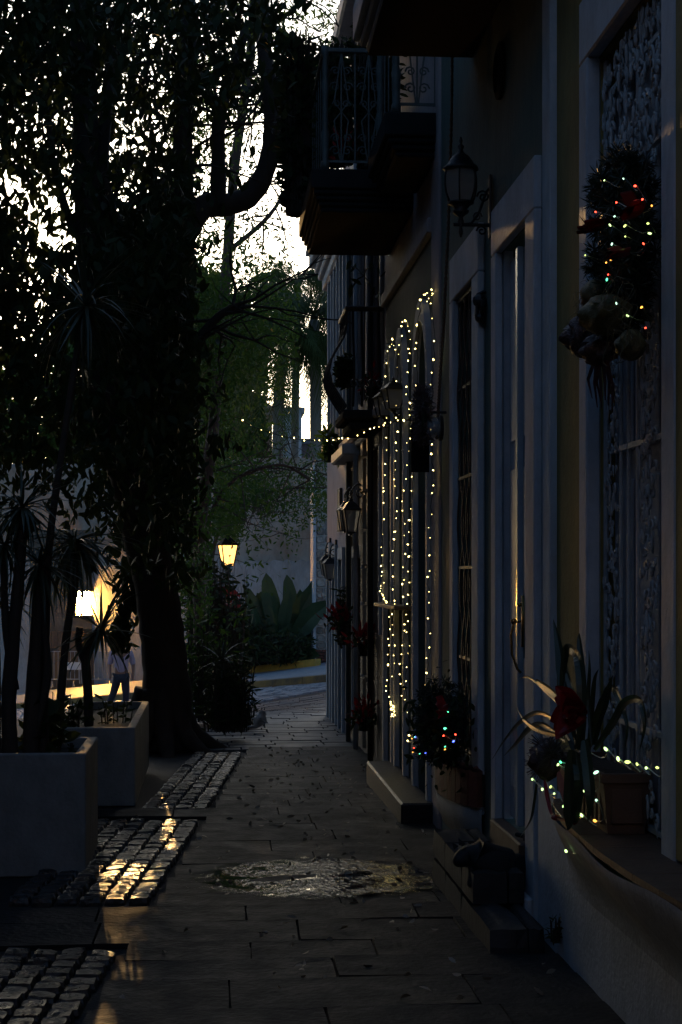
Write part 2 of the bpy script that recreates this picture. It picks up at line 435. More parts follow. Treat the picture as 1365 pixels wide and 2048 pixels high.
for i in range(40):
    s0, s1 = -8 + i * 1.0, -8 + i * 1.0 + .985
    q = [KA + ku * s0, KA + ku * s1, KA + ku * s1 + kn * .16, KA + ku * s0 + kn * .16]
    bb = MB().poly([(p.x, p.y, pl(p.x, p.y) - .1) for p in q] + [(p.x, p.y, pl(p.x, p.y) + .15) for p in q],
               [(0,3,2,1),(4,5,6,7),(0,1,5,4),(1,2,6,5),(2,3,7,6),(3,0,4,7)])
    if kerb is None:
        kerb = empty('kerb', (KA.x, KA.y, pl(KA.x, KA.y)), kind='structure')
    bb.build('kerb_stone', M['kmix'], kerb)
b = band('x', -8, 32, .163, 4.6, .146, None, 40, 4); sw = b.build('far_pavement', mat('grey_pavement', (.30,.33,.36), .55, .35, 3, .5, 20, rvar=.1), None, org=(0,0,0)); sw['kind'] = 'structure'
# joints of the far pavement are real flags, joined
b = MB(); s = -6
while s < 20:
    for k in range(5):
        q = [KA + ku * s + kn * (.19 + k * .86), KA + ku * (s + .88) + kn * (.19 + k * .86), KA + ku * (s + .88) + kn * (.19 + k * .86 + .84), KA + ku * s + kn * (.19 + k * .86 + .84)]
        b.poly([(p.x, p.y, pl(p.x, p.y) + .158) for p in q] + [(p.x, p.y, pl(p.x, p.y) + .14) for p in q], [(0,1,2,3),(4,5,1,0),(5,6,2,1),(6,7,3,2),(7,4,0,3)])
    s += .9
tag(b.build('pavement_slabs', sw.data.materials[0], sw, org=(0,0,0)), kind='stuff')
# ------------------------------------------------------------ walls beyond the street
def wall_seg(a, c, z0f, z1, th, b=None):
    b = b or MB(); a, c = Vector(a), Vector(c); u = (c - a).normalized(); n = Vector((-u.y, u.x));
    if n.y < 0: n = -n
    q = [a, c, c + n * th, a + n * th]
    return b.poly([(p.x, p.y, z0f) for p in q] + [(p.x, p.y, z1) for p in q], [(0,3,2,1),(4,5,6,7),(0,1,5,4),(1,2,6,5),(2,3,7,6),(3,0,4,7)])
def kpt(s, d): return KA + ku * s + kn * d
# ochre low wall: right end just left of the pillar
yw = MB(); 
pR = P(630, 1330, 42.6); pL = P(395, 1342, 45.8)
def lowwall():
    bb = MB()
    a, c = Vector((pR.x, pR.y)), Vector((pL.x, pL.y)); u = (c - a).normalized(); n = Vector((-u.y, u.x)); n = n if n.y > 0 else -n
    c = a + u * 4.4
    N = 14
    for i in range(N + 1):
        q = a + (c - a) * i / N
        for dz in (-.3, .19):
            for t in (0, .22):
                w = q + n * t; bb.v.append((w.x, w.y, pl(q.x, q.y) + .15 + dz))
    for i in range(N):
        o = i * 4; bb.f += [(o, o+4, o+6, o+2), (o+2, o+6, o+7, o+3), (o+1, o+3, o+7, o+5)]
    bb.f += [(0,2,3,1), (N*4, N*4+1, N*4+3, N*4+2)]
    return bb
o = lowwall().build('low_wall', M['kyel']); tag(o, 'low ochre yellow garden wall along the far pavement, in front of the banana plants', 'low wall')
# the great plastered wall
gw = empty('plastered_wall', (0, 46, -2), 'tall weathered plastered wall behind the banana plants across the street', 'wall')
E1 = P(632, 918, 46.0); E0 = Vector((-16, 76, 0))
def jag(a, c, z0, ztop, th, m, nm, n=60, amp=.08):
    bb = MB(); a, c = Vector(a), Vector(c); u = (c - a).normalized(); nn = Vector((-u.y, u.x)); nn = nn if nn.y > 0 else -nn; r = random.Random(5)
    for i in range(n + 1):
        q = a + (c - a) * i / n; z1 = ztop + 1.5 * i / n + r.uniform(-amp, amp)
        for (t, z) in ((0, z0), (0, z1), (th, z1), (th, z0)): w = q + nn * t; bb.v.append((w.x, w.y, z))
    for i in range(n):
        o = i * 4
        bb.f += [(o, o+4, o+5, o+1), (o+1, o+5, o+6, o+2), (o+2, o+6, o+7, o+3)]
    bb.f += [(0,1,2,3), (n*4, n*4+3, n*4+2, n*4+1)]
    return bb.build(nm, m, gw)
wallm = mat('old_plaster', (.34,.32,.29), .85, .4, .8, .8, 9, col2=(.17,.12,.09))
jag((E1.x, E1.y), (E0.x, E0.y), -4, E1.z, .8, wallm, 'upper_wall')
# lower grey render, 3 cm proud, ragged top edge
bb = MB(); a, c = Vector((E1.x, E1.y)), Vector((E0.x, E0.y)); u = (c - a).normalized(); nn = Vector((-u.y, u.x)); nn = nn if nn.y > 0 else -nn
zr = zz(1118, E1.x, E1.y); r = random.Random(9); N = 160; zc = zr
for i in range(N + 1):
    q = a + (c - a) * i / N - nn * .03; zc += r.uniform(-.09, .09); zc = zc * .8 + zr * .2
    bb.v += [(q.x, q.y, -4), (q.x, q.y, zc), (q.x + nn.x * .03, q.y + nn.y * .03, zc)]
for i in range(N): o = i * 3; bb.f += [(o, o+3, o+4, o+1), (o+1, o+4, o+5, o+2)]
bb.build('grey_render', mat('grey_render_coat', (.34,.36,.39), .85, .35, 1.1, .7, 9, col2=(.2,.2,.2)), gw)
# white edge strip and rubble pillar
e = empty('rubble_pillar', P(641, 1330, 44), 'rubble stone pillar with white edging and brick foot beside the pink house', 'pillar')
x0 = P(632, 1330, 44).x; x1 = P(664, 1330, 44).x + .8
MB().box(x0, x1, 44.0, 45.2, -3, zz(918, x0, 44)).build('pillar_core', mat('lime_mortar', (.45,.44,.42), .9, .4, 3, .8, 20), e)
MB().box(x0 - .07, x0 - .002, 43.93, 45.2, -2, zz(930, x0, 44)).build('white_edge', M['white'], e)
SP = stone_proto('stone', M['stone'], .16, .09, 4)
r = random.Random(12); z = zz(1298, x0, 44)
while z < zz(925, x0, 44):
    h = r.uniform(.13, .24); x = x0 + .01
    while x < x1 - .6:
        w = r.uniform(.14, .34)
        if not (1.5 < z < 1.9) or r.random() < .6:
            o = place('stone', r.choice(SP), e, (x + w / 2, 44.03, z + h / 2), (pi / 2, r.uniform(-.1, .1), 0), (w * .88, h * .84, .09))
        x += w
    z += h
BRK = stone_proto('brick', M['brick'], .05, .02, 3)
z = zz(1345, x0, 44)
while z < zz(1300, x0, 44):
    x = x0 - (0 if int(z * 100) % 2 else .1)
    while x < x1 - .5:
        place('brick', r.choice(BRK), e, (x + .12, 44.0, z + .035), (pi / 2, 0, 0), (.225, .062, .09)); x += .24
    z += .075
# bed of soil
b = MB().poly([(pR.x, pR.y + .2, pl(pR.x, pR.y) + .25), (pR.x + .3, 46.4, -.3), (-.6, 49.5, -.6), (-.2, 44.0, -.55)], [(0, 1, 2, 3)])
o = b.build('planting_bed', M['dirt']); o['kind'] = 'structure'
# far buildings over the wall
def far_house(px0, px1, pyt, Y, m, label, extra=None):
    p0 = P(px0, pyt, Y); p1 = P(px1, pyt, Y)
    h = empty('building', (p0.x, Y, -1), label, 'building')
    MB().box(p0.x, p1.x, Y, Y + 6, -1, p0.z).build('wall', m, h)
    MB().box(p0.x - .12, p1.x + .12, Y - .12, Y + 6.1, p0.z + .003, p0.z + .22).build('cornice', M['white2'], h)
    return h, p0, p1
h, p0, p1 = far_house(569, 604, 826, 66, M['mauve'], 'pale block with cornice and white pilasters seen over the wall beside the palm trunk')
for px in (571, 581, 598): q = P(px, 900, 65.9); MB().box(q.x - .1, q.x + .1, 65.8, 65.997, -1, p0.z - .01).build('pilaster', M['white'], h)
q = P(588, 900, 65.9); MB().box(q.x - .12, q.x + .12, 65.93, 65.996, q.z - .8, q.z + .9).build('window', M['dark'], h)
h, p0, p1 = far_house(604, 622, 888, 70, M['mauve'], 'low stepped roof in the bright gap between pale block and palm trunk')
h, p0, p1 = far_house(648, 700, 872, 68, M['mauve'], 'narrow pale block right of the palm trunk')
h, p0, p1 = far_house(430, 545, 830, 75, M['tan'], 'dark red roofed house behind the leaves over the plastered wall')
tr = MB(); tr.poly([(p0.x - .3, 74.6, p0.z + .22), (p1.x + .3, 74.6, p0.z + .22), (p1.x + .3, 81.4, p0.z + .22), (p0.x - .3, 81.4, p0.z + .22), (p0.x + 1, 78, p0.z + 1.3), (p1.x - 1, 78, p0.z + 1.3)],
   [(0,1,5,4),(1,2,5),(2,3,4,5),(3,0,4),(0,3,2,1)]).build('roof', M['brick'], h)
# ------------------------------------------------------------ houses along the right side
def wall_open(b, x, th, y0, y1, z0, z1, ops):
    """solid wall with rectangular openings (ya,yb,za,zb)"""
    ys = sorted(set([y0, y1] + [v for o in ops for v in o[:2]]))
    for a, c in zip(ys[:-1], ys[1:]):
        if c - a < 1e-4: continue
        hs = sorted([(o[2], o[3]) for o in ops if o[0] <= a + 1e-4 and o[1] >= c - 1e-4])
        z = z0
        for h0, h1 in hs:
            if h0 > z: b.box(x, x + th, a, c, z, h0)
            z = h1
        if z1 > z: b.box(x, x + th, a, c, z, z1)
    return b
def surround(b, xo, xi, ya, yb, za, zb, wf, wn, wt, bottom=0):
    """frame round an opening: jambs far/near, lintel; xo outer face, xi back"""
    b.bbox(xo, xi, yb, yb + wf, za, zb, .008)
    b.bbox(xo, xi, ya - wn, ya, za, zb, .008)
    b.bbox(xo, xi, ya - wn, yb + wf, zb + .0005, zb + wt, .008)
    if bottom: b.bbox(xo - .02, xi, ya - wn, yb + wf, za - bottom, za - .0005, .008)
    return b
def lean_box(b, x0, x1, pxa, pxb, x, z0, z1):
    return b
def bar_set(b, x, ys, z0, z1, r=.008):
    for y in ys: b.tube([(x, y, z0), (x, y, z1)], r, 6)
def scroll(b, c, s, r, flip=1, turns=1.4, n=14, ax='yz', tz=1):
    """iron C-scroll in the y-z (or x-z) plane"""
    pts = []
    for i in range(n):
        t = i / (n - 1); a = t * turns * 2 * pi; rad = s * (1 - .8 * t)
        u, v = flip * (cos(a) * rad), sin(a) * rad * tz
        pts.append((c[0], c[1] + u, c[2] + v) if ax == 'yz' else (c[0] + u, c[1], c[2] + v))
    b.tube(pts, r, 5)

# ===== house 1: ochre, white window with ornate grille
H1W, H1S = 1.68, 1.615
h1 = empty('ochre_house', (W, 6, 0), 'ochre house with white window frame and ornate white grille, nearest on the alley', 'house')
yF0, yF1, yN0, yN1 = FY(1158, H1S), FY(1173, H1S), FY(1322, H1S), FY(1349, H1S)   # far outer/inner, near inner/outer
zt = zz(113, H1S, yF1); zs = .76
y1e = 8.47
wall_open(MB(), H1W, .35, -9, y1e - .012, -.3, 9.5, [(yN0, yF1, zs, zt)]).build('wall', M['yellow'], h1)
MB().bbox(1.645, 1.75, y1e - .20, y1e, -.2, 9.5, .006).build('corner_board', M['white'], h1)
fr = surround(MB(), H1S, H1W + .0, yN0, yF1, zs, zt, yF0 - yF1, yN0 - yN1, .28).build('window_frame', M['white'], h1)
MB().box(H1S + .005, H1W - .001, yN0 - (yN0 - yN1) - 2.5, yN0 - (yN0 - yN1) - .001, .80, 9.4).build('ochre_band', M['yellow'], h1)
MB().box(H1W + .09, H1W + .13, yN0 - .0, yF1, zs, zt).build('window_reveal_board', M['white2'], h1)
sh = MB()
for k in range(3):
    a = yN0 + (yF1 - yN0) * k / 3; c = yN0 + (yF1 - yN0) * (k + 1) / 3
    sh.bbox(H1W + .06, H1W + .089, a + .01, c - .01, zs + .02, zt - .02, .005)
    sh.bbox(H1W + .05, H1W + .06, a + .05, c - .05, zs + .1, 2.2, .004); sh.bbox(H1W + .05, H1W + .06, a + .05, c - .05, 2.32, zt - .15, .004)
sh.build('shutter', M['white2'], h1)
g = MB(); xg = H1W + .015
ys = lin(yN0 + .03, yF1 - .02, 8)
ybars = [yF1 - .02, yF1 - .045, FY(1243, xg), FY(1258, xg), FY(1277, xg), yN0 + .06]
bar_set(g, xg, ybars, zs + .02, zt - .03, .0085)
for zb in (zs + .04, zs + .42, zz(912, 1.69, 7.3), zz(330, 1.69, 6.8), zt - .2):
    g.box(xg - .006, xg + .014, yN0 + .02, yF1 - .01, zb, zb + .022)
grille = g.build('grille', M['wiron'], h1, smooth=False)
orn = MB(); r = random.Random(4)
def leafcast(b, c, s):
    """cast scroll and acanthus lump"""
    scroll(b, (xg - .006 + r.uniform(-.012, .006), c[0], c[1]), s, s * .19, r.choice((-1, 1)), r.uniform(.9, 1.5), 11, tz=r.uniform(.8, 1.3))
    for _ in range(r.choice((1, 1, 2))):
        q = (xg - .014 + r.uniform(-.012, .01), c[0] + r.uniform(-s, s), c[1] + r.uniform(-s, s))
        b.ball(q, s * r.uniform(.2, .38), 6, 4, .7, r.uniform(.5, 1.0), r.uniform(1.4, 4.5))
for zc in np.arange(zs + .1, 3.45, .05):
    for (pa, pb) in ((1219, 1242), (1289, 1317)):
        ya, yb = FY(pb, xg), FY(pa, xg)
        for _ in range(3): leafcast(orn, (r.uniform(ya, yb), zc + r.uniform(-.03, .03)), r.uniform(.018, .034))
for zc in np.arange(3.47, zt - .05, .05):
    for _ in range(15): leafcast(orn, (r.uniform(yN0, yF1 - .05), zc + r.uniform(-.03, .03)), r.uniform(.02, .045))
o = orn.build('grille_ornament', M['wiron'], grille, smooth=True)
# plinth and the bellied sill
MB().box(1.625, H1W - .001, 6.6, y1e - .0, -.3, .80 - .06).build('plinth', M['white'], h1)
MB().box(1.625, H1W - .001, -6, 6.6, -.3, .80 - .06).build('plinth', M['white'], h1)
bb = MB(); NY, NZ = 36, 14; ya, yb = 4.3, 7.78
def bell(y):
    t = (y - ya) / (yb - ya); return .235 * (max(0, sin(pi * t)) ** .45)
prof = [(0, .36), (.05, .42), (.18, .48), (.38, .54), (.60, .60), (.80, .66), (.93, .71), (.99, .745), (1.0, .763)]
for j in range(NY + 1):
    y = ya + (yb - ya) * j / NY; p = bell(y)
    for (k, z) in prof: bb.v.append((1.627 - p * k, y, z + (0.012 * sin(y * 5) if k else 0)))
n = len(prof)
for j in range(NY):
    for i in range(n - 1): a = j * n + i; bb.f.append((a, a + n, a + n + 1, a + 1))
o = bb.build('bellied_sill', M['white'], h1, smooth=True)
bb = MB(); pts = [(1.632 - bell(ya + (yb - ya) * j / NY) * .985, ya + (yb - ya) * j / NY) for j in range(2, NY - 1)]
for j in range(len(pts) - 1):
    (xa, y0), (xb, y2) = pts[j], pts[j + 1]
    if j % 3 == 2: y2 -= .006
    bb.poly([(xa, y0, .764), (H1W + .08, y0, .764), (H1W + .08, y2, .764), (xb, y2, .764), (xa, y0, .79), (H1W + .08, y0, .79), (H1W + .08, y2, .79), (xb, y2, .79)],
            [(0,3,2,1),(4,5,6,7),(0,1,5,4),(1,2,6,5),(2,3,7,6),(3,0,4,7)])
bb.build('sill_tiles', M['tile'], h1)
zs2 = .79

# ===== house 2: green, tall white door, grille window, balcony above
h2 = empty('green_house', (W, 10, 0), 'dark green house with tall pale door and barred window, second on the alley', 'house')
DX = 1.612
dF0, dF1, dN1, dN0 = FY(982, DX), FY(990.5, DX), FY(1050, DX), FY(1068, DX)
ztd = zz(505, DX, dF1); zth = .40
GX = 1.615
gF0, gF1, gN1, gN0 = FY(899, GX), FY(905.5, GX), FY(943, GX), FY(956, GX)
gzt = zz(600, GX, gF1); gzb = .62
y2e = FY(872, W)
wall_open(MB(), W, .35, y1e + .002, y2e, -.3, 9.5, [(dN1, dF1, zth, ztd), (gN1, gF1, gzb, gzt)]).build('wall', M['green'], h2)
sd = surround(MB(), DX, W - .001, dN1, dF1, -.1, ztd, dF0 - dF1, dN1 - dN0, .27).build('door_frame', M['white'], h2)
MB().box(W + .0, W + .05, dF1 - .05, dF1, zth, ztd).box(W, W + .05, dN1, dN1 + .05, zth, ztd).build('door_lining', M['white2'], sd)
dd = MB(); ym = (dN1 + dF1) / 2
dd.bbox(W + .03, W + .07, dN1 + .0505, ym - .004, zth + .02, ztd - .06, .004); dd.bbox(W + .03, W + .07, ym + .004, dF1 - .0505, zth + .02, ztd - .06, .004)
for (a, c) in ((dN1 + .11, ym - .06), (ym + .06, dF1 - .11)):
    for (z0, z1) in ((.6, 1.35), (1.5, 2.4), (2.55, 3.4)): dd.bbox(W + .018, W + .03, a, c, z0, z1, .008)
door = dd.build('door', M['doorp'], h2)
MB().bbox(W - .008, W + .03, ym - .035, ym + .03, zth + .02, ztd - .06, .007).build('door_meeting_stile', M['doorp'], door)
hy = ym - .10
hb = MB(); hp = Vector((W - .0, hy, zz(1250, 1.62, hy)))
hb.box(W + .003, W + .013, hy - .022, hy + .022, hp.z - .12, hp.z + .16)
hb.tube([(W, hy, hp.z + .02), (W - .04, hy, hp.z + .01), (W - .055, hy, hp.z - .05), (W - .05, hy, hp.z - .16), (W - .02, hy, hp.z - .24), (W + .0, hy, hp.z - .26)], .007, 6)
hb.ball((W - .04, hy, hp.z + .02), .018); hb.ball((W - .01, hy, hp.z + .11), .013)
hb.build('door_handle', M['brass'], door, smooth=True)
MB().bbox(DX - .03, W + .3, dN1 + .003, dF1 - .003, .22, zth - .002, .01).build('threshold', M['tile'], h2)
# near low strip and foot stones
MB().bbox(1.57, DX - .001, dN0 - .0, dN1 + .01, -.1, .16, .01).build('frame_foot', M['white'], h2)
# window
sf = surround(MB(), GX, W - .001, gN1, gF1, gzb - .3, gzt, gF0 - gF1, gN1 - gN0, .30).build('window_frame', M['white'], h2)
MB().prism([(gN1 - .16, gzb - .32), (gN1 + .04, gzb - .32), (gN1 + .04, gzb - .05), (gN1 - .02, gzb - .02)], 0, GX - .05, GX - .002).build('sill_bracket', M['white'], sf)
MB().box(W + .14, W + .18, gN1, gF1, gzb, gzt).build('window_glass', M['dark'], h2)
g = MB(); ys = lin(gN1 + .03, gF1 - .03, 9)
for i, y in enumerate(ys):
    pts = [(W - .0 - (.012 * sin(pi * 7 * t) if i % 2 else -.012 * sin(pi * 7 * t)), y + .02 * sin(pi * 7 * t) * (1 if i % 2 else -1), gzb + (gzt - gzb) * t) for t in lin(0, 1, 40)]
    g.tube(pts, .006, 5)
for zb in lin(gzb + .02, gzt - .03, 6): g.box(W - .01, W + .004, gN1, gF1, zb, zb + .018)
g.build('window_grille', M['rust'], h2)
# bellied brick trough under the barred window
ya, yb = gN0 - .02, gF0 + .12
def bell2(y): t = (y - ya) / (yb - ya); return .02 + .17 * max(0, sin(pi * t)) ** .5
bb = MB(); NY = 16
for j in range(NY + 1):
    y = ya + (yb - ya) * j / NY; p = bell2(y)
    for (k, z) in [(0, .08), (.75, .16), (.97, .26), (1, .36), (0, .365)]: bb.v.append((W - .004 - p * k, y, z))
for j in range(NY):
    for i in range(4): a = j * 5 + i; bb.f.append((a, a + 5, a + 6, a + 1))
bb.build('trough_base', M['conc'], h2, smooth=True)
trg = empty('brick_trough', (W - .1, (ya + yb) / 2, .366)); trg.parent = h2; trg.location = Vector((W - .1, (ya + yb) / 2, .366)) - h2.location
for rr in range(1):
    n = 17
    for j in range(n):
        y = ya + (yb - ya) * (j + .5) / n; p = bell2(y); ang = atan2(bell2(y + .03) - bell2(y - .03), .06)
        place('brick', R.choice(BRK), trg, (W - .01 - p + .035, y, .37), (0, 0, ang), (.07, (yb - ya) / n * .93, .25))
MB().prism([(W - .012 - max(bell2(lin(ya, yb, 14)[j]) - .07, 0), lin(ya, yb, 14)[j]) for j in range(14)] + [(W - .005, yb), (W - .005, ya)], 2, .37, .57).build('soil', M['dirt'], trg)
# stoop of stone blocks in front of the door
st = empty('stone_stoop', (1.45, 9.1, 0)); st.parent = h2; st.location -= h2.location
SB = stone_proto('stoop_block', mat('stoop_stone', (.028,.025,.025), .7, .4, 5, .9, 20, rnd=.3), .03, .03, 3)
def blk(x0, x1, y0, y1, z0, z1): place('stoop_block', R.choice(SB), st, ((x0+x1)/2, (y0+y1)/2, z0), (0, 0, R.gauss(0, .01)), (x1-x0-.008, y1-y0-.008, z1-z0))
sx0 = 1.30
for (z0, z1, ya2) in ((-.06, .13, 8.0), (.13, .30, 8.55)):
    for i, (a, c) in enumerate(((ya2, 8.95), (8.95, 9.6), (9.6, 10.12))):
        sp = 1.44 if (i % 2) else 1.49
        blk(sx0, sp, a, c, z0, z1); blk(sp, 1.575, a, c, z0, z1)
# balcony C above (its underside is what shows)
cz = zz(90, 1.66, FY(942, W)); cyf = FY(942, W); cx = tt(706) * cyf
def balcony(parent, name, x0, y0, y1, z, th, m_slab, steps=3, edge=.05):
    """slab with stepped mouldings below; x0 outer face"""
    s = MB(); s.bbox(x0, W - .002, y0, y1, z, z + th, .01)
    o = s.build(name, m_slab, parent)
    for k in range(steps):
        i = edge * (k + 1); z1 = z - .045 * k - .001; z0 = z - .045 * (k + 1)
        MB().bbox(x0 + i, W - .002, y0 + i, y1 - i, z0, z1, .012).build('moulding', m_slab, o)
    return o
bc = balcony(h2, 'balcony', cx, 7.6, cyf, cz, .22, M['white2'], 2, .04)
MB().box(cx + .09, W - .003, 7.7, cyf - .09, cz - .11, cz - .095).build('balcony_soffit', M['black'], bc)  # black panel puts the shade under the balcony into the colour
MB().box(cx + .0, W, 7.62, cyf, cz + 3.0, cz + 3.2).build('balcony_roof', M['white2'], h2)
# downpipe-like light pilaster between houses 2 and 3
MB().bbox(W - .02, W + .1, FY(878, W - .02), y2e + .12, -.2, 9.2, .01).build('pilaster', M['mauve'], h2)

# ===== house 3: three arches, two balconies
h3 = empty('arched_house', (W, 15, 0), 'dark house with three tall arched openings hung with warm string lights', 'house')
y3e = FY(772, W); y3s = y2e + .121
arches = [(FY(864, W) , FY(838, W), zz(640, W, FY(850, W))), (FY(816, W), FY(800, W), zz(692, W, FY(808, W))), (FY(791, W), FY(777, W), zz(722, W, FY(784, W)))]
arches = [(a + .0, c, z) for a, c, z in arches]
wb = MB()
wall_open(wb, W, .35, y3s, y3e, -.3, 4.42, [(a, c, -.2, z) for a, c, z in arches])
for a, c, z in arches:      # spandrels
    ym = (a + c) / 2; rr = (c - a) / 2; hh = .55
    arc = [(ym - rr * cos(pi * i / 12), z - hh + hh * sin(pi * i / 12)) for i in range(13)]
    wb.prism([(a + .0005, z)] + arc[:7], 0, W + .001, W + .34); wb.prism([(c - .0005, z)] + arc[12:5:-1], 0, W + .001, W + .34)
wb.build('wall', M['green2'], h3)
MB().box(W + .004, W + .35, y3s, y3e, 4.42, 9.2).build('upper_wall', M['mauve'], h3)
MB().bbox(W - .05, W + .01, y3s, y3e, 4.40, 4.52, .012).build('string_course', M['mauve'], h3)
for k, (a, c, z) in enumerate(arches):
    ym = (a + c) / 2; rr = (c - a) / 2; hh = .55
    b = MB(); wd = .10
    outer = [(ym - (rr + wd) * cos(pi * i / 14), z - hh + (hh + wd * 1.6) * sin(pi * i / 14)) for i in range(15)]
    inner = [(ym - (rr - .01) * cos(pi * i / 14), z - hh + (hh - .01) * sin(pi * i / 14)) for i in range(15)]
    for i in range(14):
        q = [outer[i], outer[i + 1], inner[i + 1], inner[i]]; b.prism(q, 0, W - .05, W - .001)
    b.bbox(W - .05, W - .001, a - wd, a + .01, -.1, z - hh - .001, .006); b.bbox(W - .05, W - .001, c - .01, c + wd, -.1, z - hh - .001, .006)
    s = b.build('arch_surround', M['white2'], h3)
    MB().box(W + .12, W + .16, a, c, -.1, z).build('arched_door', M['wood'], h3)
    b = MB(); b.box(W + .08, W + .119, ym - .03, ym + .03, -.1, z - .05)
    for zc in (.9, 2.2): b.box(W + .09, W + .118, a, c, zc, zc + .1)
    b.build('door_rail', M['wood'], h3)
MB().bbox(W - .26, W - .002, FY(868, W) - .1, y3e - .8, -.2, .08, .015).build('brick_step', M['dstep'], h3)
def post(b, c, h):
    prof = [(.05, 0), (.05, .06), (.035, .08), (.045, .2), (.05, .3), (.03, .36), (.04, .38), (.028, .45), (.036, .6), (.042, .72), (.028, .80), (.04, .83), (.026, .88), (.026, h - .1), (.045, h - .05), (.045, h)]
    b.lathe(c, [(r * .72, z) for r, z in prof], 10)
def railing(parent, x0, y0, y1, z, h, mi, near_to=W):
    """cast railing: outer side along y and the near end across x"""
    b = MB()
    b.bbox(x0 + .03, near_to - .01, y0 + .03, y0 + .07, z + h, z + h + .04, .008); b.bbox(x0 + .03, x0 + .07, y0 + .07, y1, z + h, z + h + .04, .008)
    b.box(x0 + .03, near_to - .01, y0 + .04, y0 + .06, z + .06, z + .08); b.box(x0 + .04, x0 + .06, y0 + .07, y1, z + .06, z + .08)
    yc = y0 + .05; w = near_to - x0 - .1; npan = max(1, round(w / .24)); pw = w / npan
    for k in range(npan):
        xc = x0 + .08 + pw * (k + .5)
        for s in (-1, 1):
            for (u, v, sc) in ((.05, .18, .045), (.05, .30, .04), (.04, .62, .035), (.055, .78, .045), (.05, .93, .04)):
                scroll(b, (xc + s * u, yc, z + v * h / 1.1), sc, .0065, s, 1.3, 12, 'xz')
            b.tube([(xc + s * .01, yc, z + .08), (xc + s * .06, yc, z + .42 * h), (xc, yc, z + .5 * h), (xc + s * .06, yc, z + .58 * h), (xc, yc, z + h)], .007, 5)
        b.tube([(xc, yc, z + .08), (xc, yc, z + h)], .008, 5)
        b.tube([(xc + pw / 2, yc, z + .08), (xc + pw / 2, yc, z + h)], .009, 5)
    ys = np.arange(y0 + .2, y1, .3)
    for y in ys: b.tube([(x0 + .05, y, z + .08), (x0 + .05, y, z + h)], .006, 5)
    r_ = b.build('railing', mi, parent, smooth=False)
    pb = MB(); post(pb, (x0 + .06, y0 + .05, z), h + .05); pb.build('railing_post', mi, parent, smooth=True)
    pb = MB(); post(pb, (x0 + .06, y1 - .05, z), h + .05); pb.build('railing_post', mi, parent, smooth=True)
# balcony A (near)
ay = FY(878, W); az = zz(272, W, ay); ax = tt(770) * ay
ba = balcony(h3, 'balcony', ax, ay, ay + 1.4, az, .175, M['slabc'], 3, .03)
railing(ba, ax + .03, ay, ay + 1.36, az + .175, 1.15, M['giron'])
# balcony B (farther, deeper)
by = 14.15; bz = zz(376, .85, by); bx = tt(623) * by
bbk = balcony(h3, 'balcony', bx, by, by + 2.1, bz, .165, M['slabc'], 4, .022)
railing(bbk, bx + .06, by, by + 2.05, bz + .165, .98, M['giron'], bx + .62)
MB().box(bx + .04, W - .003, by + .03, by + 2.0, bz + 2.9, bz + 3.05).build('balcony_canopy', M['wood'], h3)

# ===== house 4: tan with rusticated quoins, curved balconette
h4 = empty('rusticated_house', (W, 18.5, 0), 'tan and mauve house with quoined piers and bulging iron balconette, fourth on the alley', 'house')
y4e = FY(697, W); y4s = y3e + .002
X4 = W + .005
ops4 = [(FY(762, W), FY(748, W), 1.2, 3.1), (FY(727, W), FY(709, W), 0, 2.0), (FY(765, W), FY(748, W), 3.7, 6.6), (FY(737, W), FY(722, W), 3.75, 6.6), (FY(713, W), FY(706, W), 3.75, 6.6)]
wall_open(MB(), X4, .35, y4s, y4e, -.5, 3.45, ops4[:2]).build('lower_wall', M['tan'], h4)
wall_open(MB(), X4 + .002, .35, y4s, y4e, 3.45, 8.3, ops4[2:]).build('upper_wall', M['mauve'], h4)
for (a, c, z0, z1) in ops4:
    surround(MB(), W - .03, X4 - .001, a, c, z0, z1, .09, .09, .14).build('window_frame', M['white2'], h4)
    f = MB(); n = int((z1 - z0) / .07)
    for k in range(n):
        z = z0 + k * .07; f.poly([(X4 + .05, a, z), (X4 + .05, c, z), (X4 + .085, c, z + .055), (X4 + .085, a, z + .055)], [(0, 1, 2, 3)])
    f.box(X4 + .09, X4 + .1, a, c, z0, z1); f.box(X4 + .03, X4 + .05, a, a + .06, z0, z1); f.box(X4 + .03, X4 + .05, c - .06, c, z0, z1); f.box(X4 + .03, X4 + .05, (a + c) / 2 - .04, (a + c) / 2 + .04, z0, z1)
    f.build('louvred_shutter', M['brown'], h4)
for px in (733, 745, 702):
    y = FY(px, W)
    for k in range(9):
        w = .30 if k % 2 else .20
        place('quoin', R.choice(SLAB if 0 else SP[:1]), h4, (W - .0, y, -.1 + k * .40 + .19), (0, -pi / 2, 0), (.37, w, .06)).data = R.choice(SP)
QM = stone_proto('quoin', M['tan'], .04, .01, 2)
for o in list(h4.children):
    if o.name.startswith('quoin'): o.data = R.choice(QM)
MB().bbox(W - .12, X4 + .3, y4s, y4e, 3.34, 3.44, .02).bbox(W - .07, X4 + .3, y4s, y4e, 3.25, 3.337, .02).build('string_course', M['mauve'], h4)
MB().bbox(W - .2, X4 + .2, y4s, y4e, 8.3, 8.55, .03).build('cornice', M['white2'], h4)
